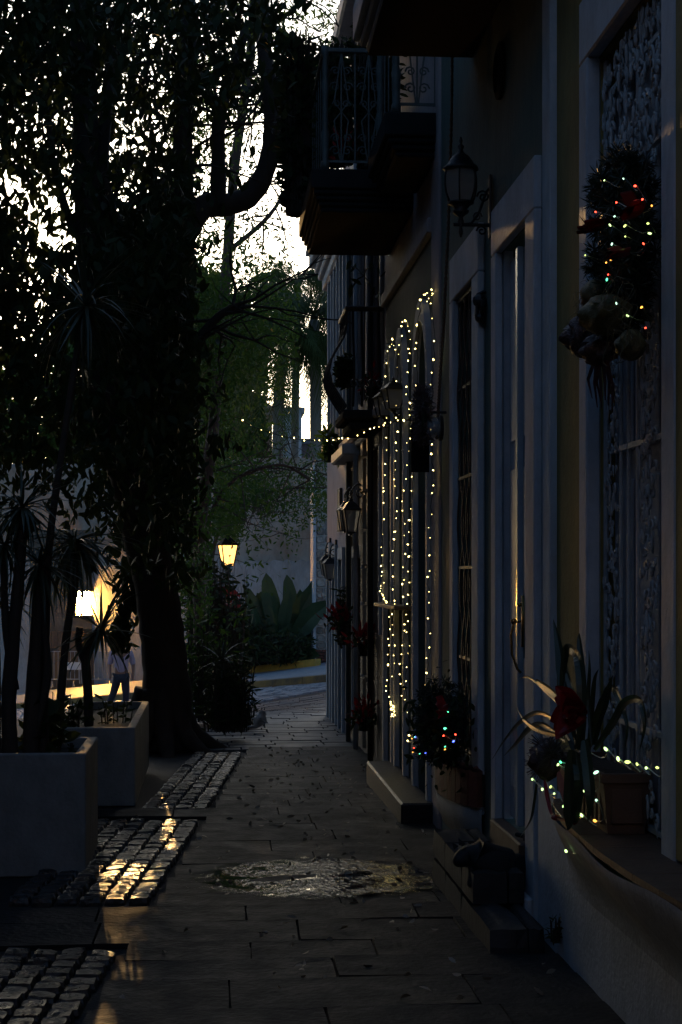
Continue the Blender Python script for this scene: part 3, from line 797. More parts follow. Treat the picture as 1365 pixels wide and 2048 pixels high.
# bulging balconette
b = MB(); ya, yb = FY(737, W), FY(700, W); zb = zz(868, W, 19.5); zt4 = zb + .98
y0 = FY(725, 1.45); y1 = FY(700, 1.40)
xo = W - .36
def belly(t): return .20 * sin(pi * min(t * 1.25, 1)) ** 1.2 * (1 - t * .35)
b.bbox(xo - .02, W, y0, y0 + .05, zt4, zt4 + .05, .01); b.bbox(xo - .02, xo + .03, y0 + .05, y1, zt4, zt4 + .05, .01)
for y in np.arange(y0 + .04, y1, .14):
    b.tube([(xo - belly(t) + .0, y, zb + .04 + (zt4 - zb - .04) * t) for t in lin(0, 1, 9)], .012, 5)
for x in np.arange(xo + .06, W - .02, .085):
    b.tube([(x, y0 - belly(t) * .9, zb + .04 + (zt4 - zb - .04) * t) for t in lin(0, 1, 9)], .012, 5)
    scroll(b, (x, y0 - .14, zb + .25), .05, .01, 1, 1.2, 10, 'xz')
br = MB().bbox(xo - .05, W - .002, y0 - .08, y1 + .05, zb - .10, zb, .02).bbox(xo + .02, W - .002, y0 - .02, y1, zb - .2, zb - .101, .02).build('balconette', M['slabc'], h4)
b.build('balconette_railing', M['iron'], br)
# shelf ledge hung low on house 4 front
sl = MB(); q0 = F(752, 1185, 1.52); q1 = F(793, 1212, 1.52)
sl.bbox(1.50, W, q1.y, q0.y, q1.z - .035, q1.z, .006)
tag(sl.build('wall_shelf', M['brown']), 'small brown wooden shelf on the wall between string lights and quoined pier', 'shelf')

# ===== house 5: pink corner house
h5 = empty('pink_house', (W, 23, -.3), 'pink corner house with white cornice at the end of the alley', 'house')
y5s, y5e = y4e + .002, FY(653.5, W)
ops5 = [(FY(690, W), FY(684.5, W), 3.55, 6.0), (FY(677, W), FY(672, W), 3.55, 6.0), (FY(665.5, W), FY(661, W), 3.55, 6.0),
        (FY(688, W), FY(681, W), -.35, 2.0), (FY(674, W), FY(669, W), -.35, 2.05), (FY(663, W), FY(658.5, W), -.35, 2.1)]
X5 = W + .01
wall_open(MB(), X5, .35, y5s, y5e, -.8, 7.0, ops5).build('wall', M['pink'], h5)
MB().box(X5 + .001, W + 8, y5e - .35, y5e - .001, -.8, 7.0).build('end_wall', M['pink'], h5)
for (a, c, z0, z1) in ops5:
    s = surround(MB(), W - .035, X5 - .001, a, c, z0, z1, .10, .10, .16).build('window_frame', M['white'], h5)
    f = MB(); n = int((z1 - z0) / .08)
    for k in range(n):
        z = z0 + k * .08; f.poly([(X5 + .05, a, z), (X5 + .05, c, z), (X5 + .085, c, z + .06), (X5 + .085, a, z + .06)], [(0, 1, 2, 3)])
    f.box(X5 + .09, X5 + .1, a, c, z0, z1)
    f.build('louvred_shutter', M['giron'], h5)
zc5 = zz(581, W, y5e)
for k, (p, z0, z1) in enumerate([(.06, 0, .16), (.12, .161, .27), (.17, .271, .36), (.25, .361, .55), (.30, .551, .63)]):
    MB().bbox(W - p, W + .4, y5s, y5e + p, zc5 + z0, zc5 + z1, .015).build('cornice_moulding', M['white'], h5)
MB().box(W + .05, W + .3, y5s, y5e, zc5 + .63, zc5 + 1.1).build('parapet', M['pink'], h5)
q = F(667, 925, W - .3)
MB().bbox(W - .22, W - .002, FY(688, W - .2), FY(666, W - .2), zz(945, W, 22.5), zz(925, W, 22.5), .02).build('window_box_ledge', M['white'], h5)
# drain stripes between the houses
for px, m_ in ((697, 'giron'), (712, 'white2'), (741, 'iron')):
    y = FY(px, W - .06); MB().tube([(W - .06, y, -.2), (W - .06, y, 6.5)], .03, 8).build('downpipe', M[m_], h4 if px > 699 else h5, smooth=True)
# unseen houses left of and behind the viewer, added to cut the sky light
for (lab, x0, x1, y0, y1, face) in (('unseen house row left of the view, added to shut out sky light', -9.6, -6.2, -12, 24, 'x'), ('unseen house behind the viewer, added to shut out sky light', -6.1, 1.6, -12, -8, 'y')):
    hh = empty('house', ((x0+x1)/2, (y0+y1)/2, -.3), lab, 'house')
    MB().box(x0, x1, y0, y1, -1.8, 8.6).build('wall', M['mauve'], hh); MB().bbox(x0, x1 + (.15 if face == 'x' else 0), y0, y1 + (.15 if face == 'y' else 0), 8.603, 8.9, .03).build('cornice', M['white2'], hh)
    if face == 'x':
        for y in np.arange(y0 + 2, y1 - 2, 3.4):
            for z in (.6, 4.6): MB().bbox(x1 + .001, x1 + .08, y, y + 1.1, z, z + 2.3, .01).build('window_frame', M['brown'], hh)
    else:
        for x in (-4.5, -1.5): MB().bbox(x, x + 1.1, y1 + .001, y1 + .08, 4.6, 6.9, .01).build('window_frame', M['brown'], hh)
# ------------------------------------------------------------ lanterns and lamps
def carriage_lantern(label, c, wallx, s=1.0):
    t = empty('wall_lantern', (wallx, c[1], c[2] - .1), label, 'wall lantern')
    b = MB(); cx, cy, cz_ = c
    cap = [(.006,.40),(.012,.375),(.006,.36),(.022,.345),(.012,.32),(.028,.30),(.05,.285),(.075,.25),(.083,.235),(.105,.22),(.108,.205),(.098,.20)]
    b.lathe(c, [(r*s, z*s) for r, z in cap[::-1]], 12)
    b.lathe(c, [(r*s, z*s) for r, z in [(.004,-.20),(.014,-.17),(.008,-.14),(.02,-.11),(.012,-.08),(.045,-.055),(.05,-.04),(.035,-.035),(.06,-.005),(.078,0),(.08,.012),(.01,.013)]], 12)
    for k in range(6):
        a = k * pi / 3 + .3
        b.tube([(cx + r*s*cos(a), cy + r*s*sin(a), cz_ + z*s) for r, z in [(.075,.01),(.095,.06),(.104,.11),(.103,.16),(.095,.203)]], .006*s, 5)
    b.build('lantern_frame', M['iron'], t, smooth=True)
    MB().lathe(c, [(r*s, z*s) for r, z in [(.072,.014),(.09,.06),(.099,.11),(.098,.16),(.09,.2)]], 6, rot=.3).build('lantern_glass', M['lglass'], t)
    MB().ball((cx, cy, cz_ + .09*s), .03*s, 8, 6, 1, 1, 1.5).build('light_bulb', M['signw'], t, smooth=True)
    b = MB(); zA = cz_ - .125*s
    b.tube([(cx - .045*s, cy, zA), (wallx, cy, zA)], .011*s, 6)
    d = wallx - cx
    b.tube([(cx, cy, zA), (cx + d*.35, cy, zA + .01), (cx + d*.6, cy, zA + .07*s), (cx + d*.85, cy, zA + .2*s), (wallx, cy, zA + .23*s)], .008*s, 5)
    scroll(b, (cx + d*.75, cy, zA + .17*s), .04*s, .006*s, -1, 1.5, 14, 'xz'); scroll(b, (cx + d*.55, cy, zA + .05*s), .03*s, .006*s, 1, 1.5, 14, 'xz')
    scroll(b, (cx + d*.7, cy, zA - .035*s), .032*s, .006*s, -1, 1.4, 14, 'xz')
    b.bbox(wallx - .012, wallx + .002, cy - .035*s, cy + .035*s, zA - .08*s, zA + .3*s, .004)
    b.build('bracket', M['iron'], t); return t
def taper_lantern(parent, c, w, h, m_glass, rot=0, frame=None):
    """four-sided tapering lantern; c = centre of the bottom of the glass"""
    frame = frame or M['iron']
    b = MB(); rt, rb = w * .7071, w * .42
    b.lathe(c, [(rb*.5, -.16*h), (rb*.3, -.08*h), (rb*1.1, -.03*h), (rb*1.15, 0), (rb*.6, .001)], 4, rot=rot + pi/4)
    b.lathe(c, [(rt*.5, h*.999), (rt*1.12, h), (rt*1.14, h*1.05), (rt*.95, h*1.12), (rt*.55, h*1.32), (rt*.2, h*1.42), (rt*.24, h*1.47), (rt*.08, h*1.52), (rt*.14, h*1.58), (.003, h*1.68)], 4, rot=rot + pi/4)
    for k in range(4):
        a = rot + pi/4 + k*pi/2; b.tube([(c[0]+rb*1.02*cos(a), c[1]+rb*1.02*sin(a), c[2]), (c[0]+rt*1.02*cos(a), c[1]+rt*1.02*sin(a), c[2]+h)], w*.035, 4)
        a2 = a + pi/2
    b.build('lantern_frame', frame, parent)
    g = MB(); g.lathe(c, [(rb*.96, .004), (rt*.96, h*.996)], 4, rot=rot + pi/4); g.build('lantern_glass', m_glass, parent)
    MB().lathe(c, [(w*.06, .02), (w*.07, h*.3), (w*.13, h*.4), (w*.15, h*.55), (w*.05, h*.72)], 8).build('light_bulb', M['signw'] if m_glass is M['lglass'] else m_glass, parent, smooth=True)
carriage_lantern('barrel shaped black carriage lantern on a scrolled bracket beside the tall door', P(922, 408, 10.1), W - .01, 1.0)
def wall_pair(label, spec, Y, wallpx, w, h):
    for (lab, px, py, dy) in spec:
        y = Y + dy; c = P(px, py, y); t = empty('wall_lantern', (c.x, c.y, c.z), lab, 'wall lantern')
        taper_lantern(t, c, w, h, M['lglass'], .2)
        b = MB(); b.tube([(c.x, c.y, c.z - .14*h), (c.x + .05, c.y, c.z - .5*h), (c.x + (W - c.x)*.5, c.y, c.z - .3*h), (W, c.y, c.z - .32*h)], .012, 6)
        scroll(b, (c.x + (W-c.x)*.35, c.y, c.z - .5*h), .05, .008, 1, 1.3, 12, 'xz'); b.bbox(W - .015, W + .003, c.y - .04, c.y + .04, c.z - .5*h, c.z - .05*h, .004)
        b.build('bracket', M['iron'], t)
wall_pair('', [('black tapering wall lantern by the string lit arches, larger of the two', 787, 818, 0),
               ('black tapering wall lantern just behind the larger one at the string lit arches', 768, 832, 1.2)], 14.6, 0, .165, .165)
def hang_lantern(lab, px, py, Y, w, h):
    c = P(px, py, Y); t = empty('wall_lantern', (c.x, c.y, c.z), lab, 'wall lantern'); taper_lantern(t, c, w, h, M['lglass'], .15)
    b = MB(); zt = c.z + h * 1.66
    b.tube([(c.x, c.y, zt)] + [(c.x + (W - c.x) * u, c.y, zt + .13 * sin(pi * (u * .8 + .1)) ) for u in lin(0, 1, 9)], .012, 5)
    scroll(b, (c.x + (W-c.x)*.6, c.y, zt + .02), .06, .009, 1, 1.4, 12, 'xz'); b.bbox(W - .02, W + .01, c.y - .03, c.y + .03, zt - .12, zt + .2, .004)
    b.build('bracket', M['iron'], t)
hang_lantern('black hanging lantern under a hooked bracket on the quoined tan house, nearer of its pair', 702, 1064, 18.6, .17, .24)
hang_lantern('black hanging lantern on the quoined tan house, farther and partly hidden of its pair', 690, 1060, 19.6, .15, .22)
hang_lantern('small black lantern hung from the pink corner house, nearer of its pair', 660, 1157, 23.2, .17, .20)
hang_lantern('small black lantern hung from the pink corner house, farther of its pair at the corner', 652, 1150, 24.4, .15, .20)

def street_lamp(label, px, py, Y, w, h, mg, power, ground):
    c = P(px, py, Y); t = empty('street_lamp', (c.x, c.y, ground), label, 'street lamp')
    taper_lantern(t, c, w, h, mg, .25, M['black'])
    H = c.z - ground
    MB().lathe((c.x, c.y, ground), [(.16,0),(.16,.1),(.11,.16),(.12,.5),(.08,.56),(.06,.7),(.075,.74),(.05,.8),(.045,H*.6),(.065,H*.62),(.04,H*.65),(.035,H-.42),(.06,H-.4),(.03,H-.36),(.03,H-.25),(.07,H-.2),(.04,H-.13),(.06,H-.07),(.03,H-.02)], 12).build('lamp_post', M['iron'], t, smooth=True)
    l = bpy.data.lights.new('lamp_light', 'POINT'); l.energy = power; l.color = (1, .6, .25); l.shadow_soft_size = .12
    lo = bpy.data.objects.new('lamp_light', l); COL.objects.link(lo); lo.parent = t; lo.location = Vector((c.x, c.y, c.z + h * .5)) - t.location
    return t
gy = 36.5; c = P(456, 1130, gy); street_lamp('lit street lamp with amber tapering lantern above the stop sign across the street', 456, 1131, gy, .34, .43, M['lamp1'], 30, pl(c.x, gy) - .02)
# opening in the far gate wall; its pane glows in place of light shining through
def wall_y(x): return E1.y + (E1.x - x) * (E0.y - E1.y) / (E1.x - E0.x)
qa, qb = P(152, 1231, 56.6), P(208, 1183, 56.6)
gh = empty('gatehouse', ((qa.x+qb.x)/2, 56.8, -2), 'pale gatehouse front with one opening filled by an added glowing pane, left of the big tree', 'gatehouse')
gx0, gx1 = P(60, 1200, 56.8).x, P(262, 1200, 56.8).x
wall_open(MB(), 0, 1, 0, 1, 0, 1, [])
gb = MB(); gz0, gz1 = -3, zz(1060, qa.x, 56.8)
gb.box(gx0, qa.x, 56.8, 57.1, gz0, gz1).box(qb.x, gx1, 56.8, 57.1, gz0, gz1).box(qa.x, qb.x, 56.8, 57.1, gz0, qa.z).box(qa.x, qb.x, 56.8, 57.1, qb.z, gz1)
gb.build('wall', mat('gatehouse_render', (.17,.14,.11), .85, .5, 1.2, .8, 9), gh)
MB().box(qa.x + .002, qb.x - .002, 56.95, 56.96, qa.z + .002, qb.z - .002).build('glow_pane', M['paneglow'], gh)
xm_ = P(163, 1200, 56.8).x
MB().box(xm_ - .03, xm_ + .03, 56.9, 56.94, qa.z, qb.z).box(qa.x - .06, qb.x + .06, 56.74, 56.797, qb.z, qb.z + .08).box(qa.x - .06, qb.x + .06, 56.74, 56.797, qa.z - .08, qa.z).build('window_frame', M['wood'], gh)

# stop sign
q = P(452, 1202, 36.2); t = empty('stop_sign', (q.x, q.y, -1), 'red octagonal stop sign on a pole below the amber street lamp, half hidden by leaves', 'road sign')
oct_ = lambda r, c: [(c.x + r * cos(pi/8 + k*pi/4), c.z + r * sin(pi/8 + k*pi/4)) for k in range(8)]
MB().prism(oct_(.36, q), 1, q.y, q.y + .01).build('sign_border', M['signw'], t)
MB().prism(oct_(.335, q), 1, q.y - .006, q.y - .002).build('sign_face', M['signr'], t)
cu = bpy.data.curves.new('lettering', 'FONT'); cu.body = 'STOP'; cu.size = .25; cu.align_x = 'CENTER'; cu.align_y = 'CENTER'; cu.extrude = .001; cu.materials.append(M['signw'])
co = bpy.data.objects.new('lettering_curve', cu); lm = bpy.data.meshes.new_from_object(co); bpy.data.objects.remove(co)
place('lettering', lm, t, (q.x, q.y - .0085, q.z), (pi/2, 0, 0))
MB().tube([(q.x, q.y + .04, -1.6), (q.x, q.y + .04, q.z + .35)], .03, 8).build('sign_pole', M['steel'], t)

# ------------------------------------------------------------ string lights
def icos(m):
    b = MB(); b.lathe((0, 0, 0), [(.0006, -.014), (.005, -.010), (.006, -.002), (.0045, .004), (.001, .008)], 6); return b.mesh('bulb', m, smooth=True)
BULB = {k: icos(M[k]) for k in ('bulb', 'bulbr', 'bulbg', 'bulbb', 'bulbo', 'bulby', 'bulbc', 'bulbm')}
def lights(label, pts, cols, scale=1.0, step=None, group=None, wire='gwire', wr=.0022, jit=.012, sway=.01, kind='string_lights', cat='string lights'):
    """pts: 3D polyline; bulbs every step metres"""
    pts = [Vector(p) for p in pts]; t = empty(kind, tuple(pts[0]), label, cat, group)
    path = []
    for a, c in zip(pts[:-1], pts[1:]):
        n = max(1, int((c - a).length / .05))
        for i in range(n): path.append(a.lerp(c, i / n) + Vector((R.uniform(-sway, sway), R.uniform(-sway, sway), 0)))
    path.append(pts[-1])
    b = MB(); b.tube(path, wr, 4); b.build('cable', M[wire], t)
    if step:
        acc = 0; d = step * .5
        for a, c in zip(path[:-1], path[1:]):
            L = (c - a).length; acc += L
            if acc >= d:
                acc = 0; d = step * R.uniform(.6, 1.4)
                p = c + Vector((R.uniform(-jit, 0), R.uniform(-jit, jit), R.uniform(-jit, jit)))
                s = scale * R.choice((.35, .5, .6, .75, .95))
                place('bulb', BULB[R.choice(cols)], t, p, (R.uniform(0, 6), R.uniform(0, 6), 0), (s, s, s))
    return t
def lf(seq, x=1.60): return [F(px, py, x) for px, py in seq]
WARM = ['bulb']
gS = 'string lights round the three arches'
lights('warm string lights down the near edge of the nearest arch', lf([(842,606),(848,590),(855,586),(861,583),(865,590),(858,600),(863,590),(866,610),(868,640),(869,680),(870,720),(866,770),(864,830),(866,870),(865,910),(868,955),(864,1000),(862,1040),(862,1090),(862,1130),(858,1170),(862,1220),(862,1280),(857,1330),(853,1380),(853,1425),(850,1450)]), WARM, .95, .088, gS)
lights('warm string lights down the far edge of the nearest arch', lf([(846,596),(840,620),(838,650),(836,700),(834,760),(832,800),(829,850),(826,915),(825,980),(822,1040),(820,1100),(820,1180),(816,1230),(818,1290),(812,1340),(814,1400),(818,1450)]), WARM, .95, .088, gS)
lights('warm string lights down the near edge of the middle arch', lf([(808,650),(812,640),(816,650),(819,670),(821,700),(816,720),(816,760),(818,800),(824,830),(822,870),(816,890),(815,930),(812,980),(808,1010),(810,1060),(812,1110),(808,1170),(812,1230),(806,1290),(802,1340),(806,1390)]), WARM, .95, .088, gS)
lights('warm string lights down the far edge of the middle arch', lf([(808,650),(804,660),(800,700),(797,720),(796,760),(795,800),(794,850),(795,900),(790,950),(794,980),(793,1010),(791,1050),(790,1090),(788,1140),(790,1200),(787,1250),(792,1320),(788,1360)]), WARM, 1.0, .088, gS)
lights('warm string lights over the farthest arch and down its far side', lf([(792,705),(788,690),(785,680),(781,690),(777,705),(775,740),(774,790),(773,860),(772,900),(771,930),(767,1070),(766,1095),(763,1130),(768,1160),(762,1180),(780,1215),(779,1280),(776,1340),(774,1370),(784,1420)]), WARM, 1.0, .088, gS)
lights('tight bunch of warm lights where the strings end above the step', lf([(781,1405),(788,1410),(784,1418),(790,1422),(786,1430),(791,1432),(785,1435)]), WARM, 1.0, .05, None)
# strand sagging across the alley mouth
pts = [P(px, py, Y) for px, py, Y in ((478,836,22),(505,853,21.6),(530,862,21.2),(560,871,20.8),(600,879,20.2),(630,881,19.6),(660,880,18.9),(690,877,18),(720,869,17),(745,858,16.2),(770,848,15.4),(795,842,14.7),(830,838,14.0))]
lights('strand of small warm bulbs sagging from the tree across the alley to the lanterns', pts, WARM, 1.35, .30, None, 'black', .005, .01, .004)
def bulbs_at(label, lst, x, wire='gwire', sc=1.0, cat='fairy lights', x_of=None, cable=True, order=None):
    """lst: (px, py, colour, extra protrusion)"""
    t = None; P3 = []
    for px, py, c in lst:
        xx = x - R.uniform(0, .03); p = F(px, py, xx); P3.append(p)
    t = empty('fairy_lights', tuple(P3[0]), label, cat)
    for p, (px, py, c) in zip(P3, lst):
        s = sc * R.uniform(.8, 1.15); place('bulb', BULB[c], t, p, (R.uniform(0, 6), R.uniform(0, 6), 0), (s, s, s))
    if cable:
        b = MB(); pp = []
        for a, c in zip(P3[:-1], P3[1:]):
            for i in range(5): u = i / 5; pp.append(a.lerp(c, u) + Vector((.02 * sin(pi * u) + .008, 0, -.03 * sin(pi * u))))
        b.tube(pp, .0014 if wire == 'gwire' else .0022, 4); b.build('cable', M[wire], t)
    return t
WX = 1.47
bulbs_at('multicoloured fairy lights twined through the fir wreath on the ornate window', [(1209,361,'bulbm'),(1247,357,'bulbc'),(1270,372,'bulbr'),(1285,399,'bulbr'),(1233,405,'bulbr'),(1304,411,'bulbo'),(1192,424,'bulbr'),(1243,430,'bulbo'),(1250,434,'bulbr'),(1229,433,'bulbc'),(1221,451,'bulbm'),(1251,451,'bulby'),(1297,447,'bulby'),(1301,467,'bulbm'),(1251,473,'bulby'),(1224,489,'bulbc'),(1288,488,'bulbr'),(1244,499,'bulbr'),(1171,511,'bulby'),(1223,518,'bulbo'),(1213,525,'bulbo'),(1217,549,'bulbr'),(1214,560,'bulbg'),(1180,582,'bulbr'),(1197,594,'bulbo'),(1233,606,'bulbc'),(1255,631,'bulbm'),(1283,615,'bulbo'),(1291,656,'bulbr')], WX, 'gwire', .55)
bulbs_at('pale green fairy lights on white wire spilling from the window sill trough', [(1314,1535,'bulby'),(1293,1536,'bulbm'),(1275,1529,'bulby'),(1257,1524,'bulby'),(1237,1519,'bulbm'),(1211,1497,'bulbm'),(1174,1503,'bulbm'),(1122,1525,'bulbg'),(1116,1530,'bulbm'),(1194,1544,'bulbc'),(1169,1582,'bulbm'),(1193,1600,'bulbc'),(1191,1642,'bulbo'),(1162,1629,'bulbm'),(1129,1611,'bulbm'),(1102,1573,'bulby'),(1085,1578,'bulbm'),(1109,1587,'bulbm'),(1065,1559,'bulbm'),(1155,1679,'bulbm'),(1133,1703,'bulbm')], 1.43, 'wire', .85)
bulbs_at('red, green, blue and amber fairy lights on the bushy wreath in the brick trough', [(870,1404,'bulbb'),(880,1429,'bulbr'),(856,1427,'bulbg'),(896,1424,'bulbg'),(840,1440,'bulbr'),(836,1454,'bulbr'),(858,1456,'bulbg'),(859,1460,'bulbb'),(889,1457,'bulbg'),(891,1456,'bulbg'),(825,1465,'bulbo'),(819,1471,'bulb'),(824,1477,'bulbo'),(831,1474,'bulbb'),(829,1473,'bulbg'),(866,1482,'bulbo'),(862,1487,'bulbr'),(888,1471,'bulbr'),(911,1469,'bulbr'),(907,1483,'bulbb'),(891,1493,'bulbg'),(890,1499,'bulbo'),(828,1496,'bulbr'),(827,1503,'bulbo'),(840,1507,'bulbg'),(851,1506,'bulbb'),(816,1482,'bulb'),(833,1468,'bulbo')], 1.40, 'gwire', .8)

# ------------------------------------------------------------ leaf masses
def noise3(p, f, seed=0):
    rs = np.random.RandomState(seed); out = np.zeros(len(p))
    for k in range(6):
        d = rs.normal(size=3); d /= np.linalg.norm(d); ff = f * (1 + .5 * k)
        out += np.sin(p @ d * ff + rs.uniform(0, 6)) / (1 + .35 * k)
    return out
def leaves(name, C, L, Wd, mat_, parent=None, org=(0,0,0), droop=.5, seed=1, dirs=None, fold=.10):
    """C (n,3) centres; rhomb leaves of length L*, folded along the rib"""
    rs = np.random.RandomState(seed); n = len(C)
    d = rs.normal(size=(n, 3)) if dirs is None else dirs + rs.normal(size=(n, 3)) * .25
    if dirs is None: d[:, 2] -= droop * 1.6
    d /= np.linalg.norm(d, axis=1)[:, None]
    s = np.cross(d, rs.normal(size=(n, 3))); s /= np.linalg.norm(s, axis=1)[:, None] + 1e-9
    nn = np.cross(d, s)
    l = L * rs.uniform(.6, 1.3, (n, 1)); w = Wd * rs.uniform(.75, 1.25, (n, 1)); cv = rs.uniform(-.18, .18, (n, 1))
    a = C - d * l * .5; t = C + d * l * .5 + nn * l * cv
    up = nn * w * fold
    m1 = C - d * l * .2 + s * w * .42 + up; m2 = C - d * l * .2 - s * w * .42 + up
    m3 = C + d * l * .15 + s * w * .40 + up + nn * l * cv * .35; m4 = C + d * l * .15 - s * w * .40 + up + nn * l * cv * .35
    i = np.arange(n)[:, None]
    if n > 100000:
        V = np.stack([a, (m1 + m3) * .5, t, (m2 + m4) * .5], 1).reshape(-1, 3); i = i * 4
        Fq = np.concatenate([np.hstack([i, i + 1, i + 2]), np.hstack([i, i + 2, i + 3])], 0)
    else:
        V = np.stack([a, m1, m3, t, m4, m2], 1).reshape(-1, 3); i = i * 6
        Fq = np.concatenate([np.hstack([i, i + 1, i + 5]), np.hstack([i + 1, i + 2, i + 5]), np.hstack([i + 2, i + 4, i + 5]), np.hstack([i + 2, i + 3, i + 4])], 0)
    return tri_mesh(name, V, Fq, mat_, parent, org)
GRIDX = np.array([0,100,200,300,400,500,600,700]); 
GRID = {0:[2.6,5,4.5,1.9,1.6,1.6,1.5,1.6],100:[3.2,5,3.6,1.1,1.6,1.6,2.4,3.2],200:[1.6,2.6,1.5,.9,1.6,.9,1.6,3],250:[1.8,2.6,1.1,.9,1.3,.4,.25,2],
        300:[2.2,2.6,1.3,1.5,1.2,.5,.35,1.2],400:[2.6,1.3,2.6,2.2,2.4,.8,.25,.2],450:[3.4,1.2,4,5,4,1.8,.3,0],500:[4.2,2.4,4.8,5.2,4.6,2.4,.5,0],
        600:[3.0,4.0,3.8,5.5,5.2,2.6,.8,0],700:[2.4,3.8,4.6,5,5,1.9,.5,0],800:[2.0,3.0,3.0,4.0,4.6,2.0,.15,0],900:[1.6,2.6,3.0,4,3.4,1.4,.0,0],
        1000:[.25,.6,2.6,3.4,2.6,1.2,.1,0],1100:[.0,.15,.4,1.6,2.2,.5,0,0],1200:[0,0,0,1.5,2.5,0,0,0],1300:[0,0,0,1,2,0,0,0],1400:[0]*8}
GY = np.array(sorted(GRID)); GM = np.array([GRID[k] for k in GY])
def tau(px, py):
    x = np.clip(px, 0, 699) / 100; i = x.astype(int); fx = x - i
    j = np.clip(np.searchsorted(GY, py, side='right') - 1, 0, len(GY) - 2); fy = np.clip((py - GY[j]) / (GY[j + 1] - GY[j]), 0, 1)
    i2 = np.minimum(i + 1, 7)
    return (GM[j, i]*(1-fx) + GM[j, i2]*fx)*(1-fy) + (GM[j+1, i]*(1-fx) + GM[j+1, i2]*fx)*fy
def project(V):
    D = V[:,0]*SA + V[:,1]*CA; Rr = V[:,0]*CA - V[:,1]*SA
    return 682.5 + FP*Rr/D, HY - FP*(V[:,2]-CZ)/D
def sample_box(n, x0, x1, y0, y1, z0, z1, frac, leaf_area, seed, clump=2.2, cl_amp=.8, xlo=-1e9, xhi=1e9, extra=None):
    """uniform points in a world box, thinned so the sight-line depth of leaves follows tau"""
    rs = np.random.RandomState(seed)
    V = rs.uniform((x0, y0, z0), (x1, y1, z1), (n, 3))
    px, py = project(V)
    T = tau(px, py) * frac; T = np.where((px < xlo) | (px > xhi), 0, T)
    if extra is not None: T = T * extra(px, py, V)
    dens = n / ((x1-x0)*(y1-y0)*(z1-z0))
    need = T / (leaf_area * .5 * (y1 - y0))           # leaves per cubic metre that give that depth
    cl = np.clip(1 + cl_amp * noise3(V, clump, seed), 0, 4)
    keep = rs.uniform(size=n) < need * cl / dens
    return V[keep]
def branch(b, pts, r0, r1, n=8, wob=.0):
    m = len(pts); dense = []
    P_ = [Vector(p) for p in pts]
    for i in range(m - 1):
        p0 = P_[max(i-1, 0)]; p1 = P_[i]; p2 = P_[i+1]; p3 = P_[min(i+2, m-1)]
        for k in range(6):
            t = k / 6; dense.append(.5 * ((2*p1) + (p2-p0)*t + (2*p0-5*p1+4*p2-p3)*t*t + (3*p1-p0-3*p2+p3)*t**3))
    dense.append(P_[-1]); N = len(dense)
    rs = [r0 + (r1 - r0) * i / (N - 1) for i in range(N)]
    rs = [q * (1 + R.uniform(-.06, .06)) for q in rs]
    b.tube(dense, rs, n); return dense
def twigs(b, path, n, L, r, up=.2, rec=1):
    for _ in range(n):
        p = R.choice(path[len(path)//4:]); d = Vector((R.gauss(0, 1), R.gauss(0, .6), R.gauss(up, .7))).normalized()
        q = p.copy(); pts = [q.copy()]
        for k in range(4): q = q + d * L / 4; d = (d + Vector((R.gauss(0, .25), R.gauss(0, .25), R.gauss(0, .25)))).normalized(); pts.append(q.copy())
        b.tube(pts, [r, r*.8, r*.6, r*.45, r*.25], 4, caps=False)
        if rec: twigs(b, pts, 3, L * .55, r * .5, up, rec - 1)
def gnd(px, py):
    Y = 9.0
    for _ in range(8): q = P(px, py, Y); Y = Y * (CZ - G(q.x, Y)) / (CZ - q.z)
    return P(px, py, Y)
SUNP = [(F(745, 925, W), .22), (F(718, 930, W), .22), (Vector((1.65, 8.85, 2.3)), .02), (Vector((1.65, 8.85, 2.6)), .04), (P(628, 470, 15.5), .2)] + \
       [(gnd(*q), .03) for q in ((130, 1990), (60, 2000), (170, 2025), (90, 1985), (232, 1768), (262, 1740), (330, 1650))]
def sun_gap(V, pad=.03):
    """0 inside the openings through which the low sun reaches the ground and the tan house"""
    k = np.ones(len(V)); u = np.array(sv)
    for q, rad in SUNP:
        D = V - np.array(q); D = D - (D @ u)[:, None]*u; k = np.where(np.linalg.norm(D, axis=1) < rad + pad, 0, k)
    return k
# ---- the big tree
by_ = 19.6
t1 = empty('big_tree', (-.62, by_, G(-.62, by_) - .05), 'big dark tree with flared roots and a U shaped limb, left of the alley', 'tree')
b = MB()
def pp(px, py, dy=0): return P(px, py, by_ + dy)
tr = branch(b, [pp(335,1500), pp(335,1400), pp(326,1280), pp(308,1150), pp(275,1020), pp(255,900), pp(300,760), pp(335,620), pp(360,470)], .29, .17, 14)
branch(b, [pp(275,1000), pp(232,900), pp(210,780), pp(190,600), pp(178,420), pp(172,250), pp(166,90), pp(160,-120)], .20, .13, 12)
p1 = branch(b, [pp(355,500), pp(368,400), pp(366,300), pp(372,200), pp(378,80), pp(372,-120)], .13, .09, 10)
p2 = branch(b, [pp(345,520), pp(400,420,.2), pp(460,408,.3), pp(505,388,.4), pp(535,330,.4), pp(545,260,.4), pp(540,180,.4), pp(528,90,.4), pp(522,-60,.4)], .15, .08, 12)
p3 = branch(b, [pp(438,415,.2), pp(437,330,.2), pp(440,230,.2), pp(470,140,.2), pp(490,60,.2)], .10, .05, 8)
p4 = branch(b, [pp(205,560), pp(225,470), pp(205,340), pp(215,200), pp(230,20)], .10, .06, 8)
p5 = branch(b, [pp(150,470), pp(108,330), pp(98,190), pp(120,20)], .05, .02, 8)
p6 = branch(b, [pp(300,780), pp(380,700), pp(430,640), pp(470,610)], .09, .03, 8)
for p in (p1, p2[len(p2)*2//3:], p3, p4, p5, p6): twigs(b, p, 12, 1.1, .022)
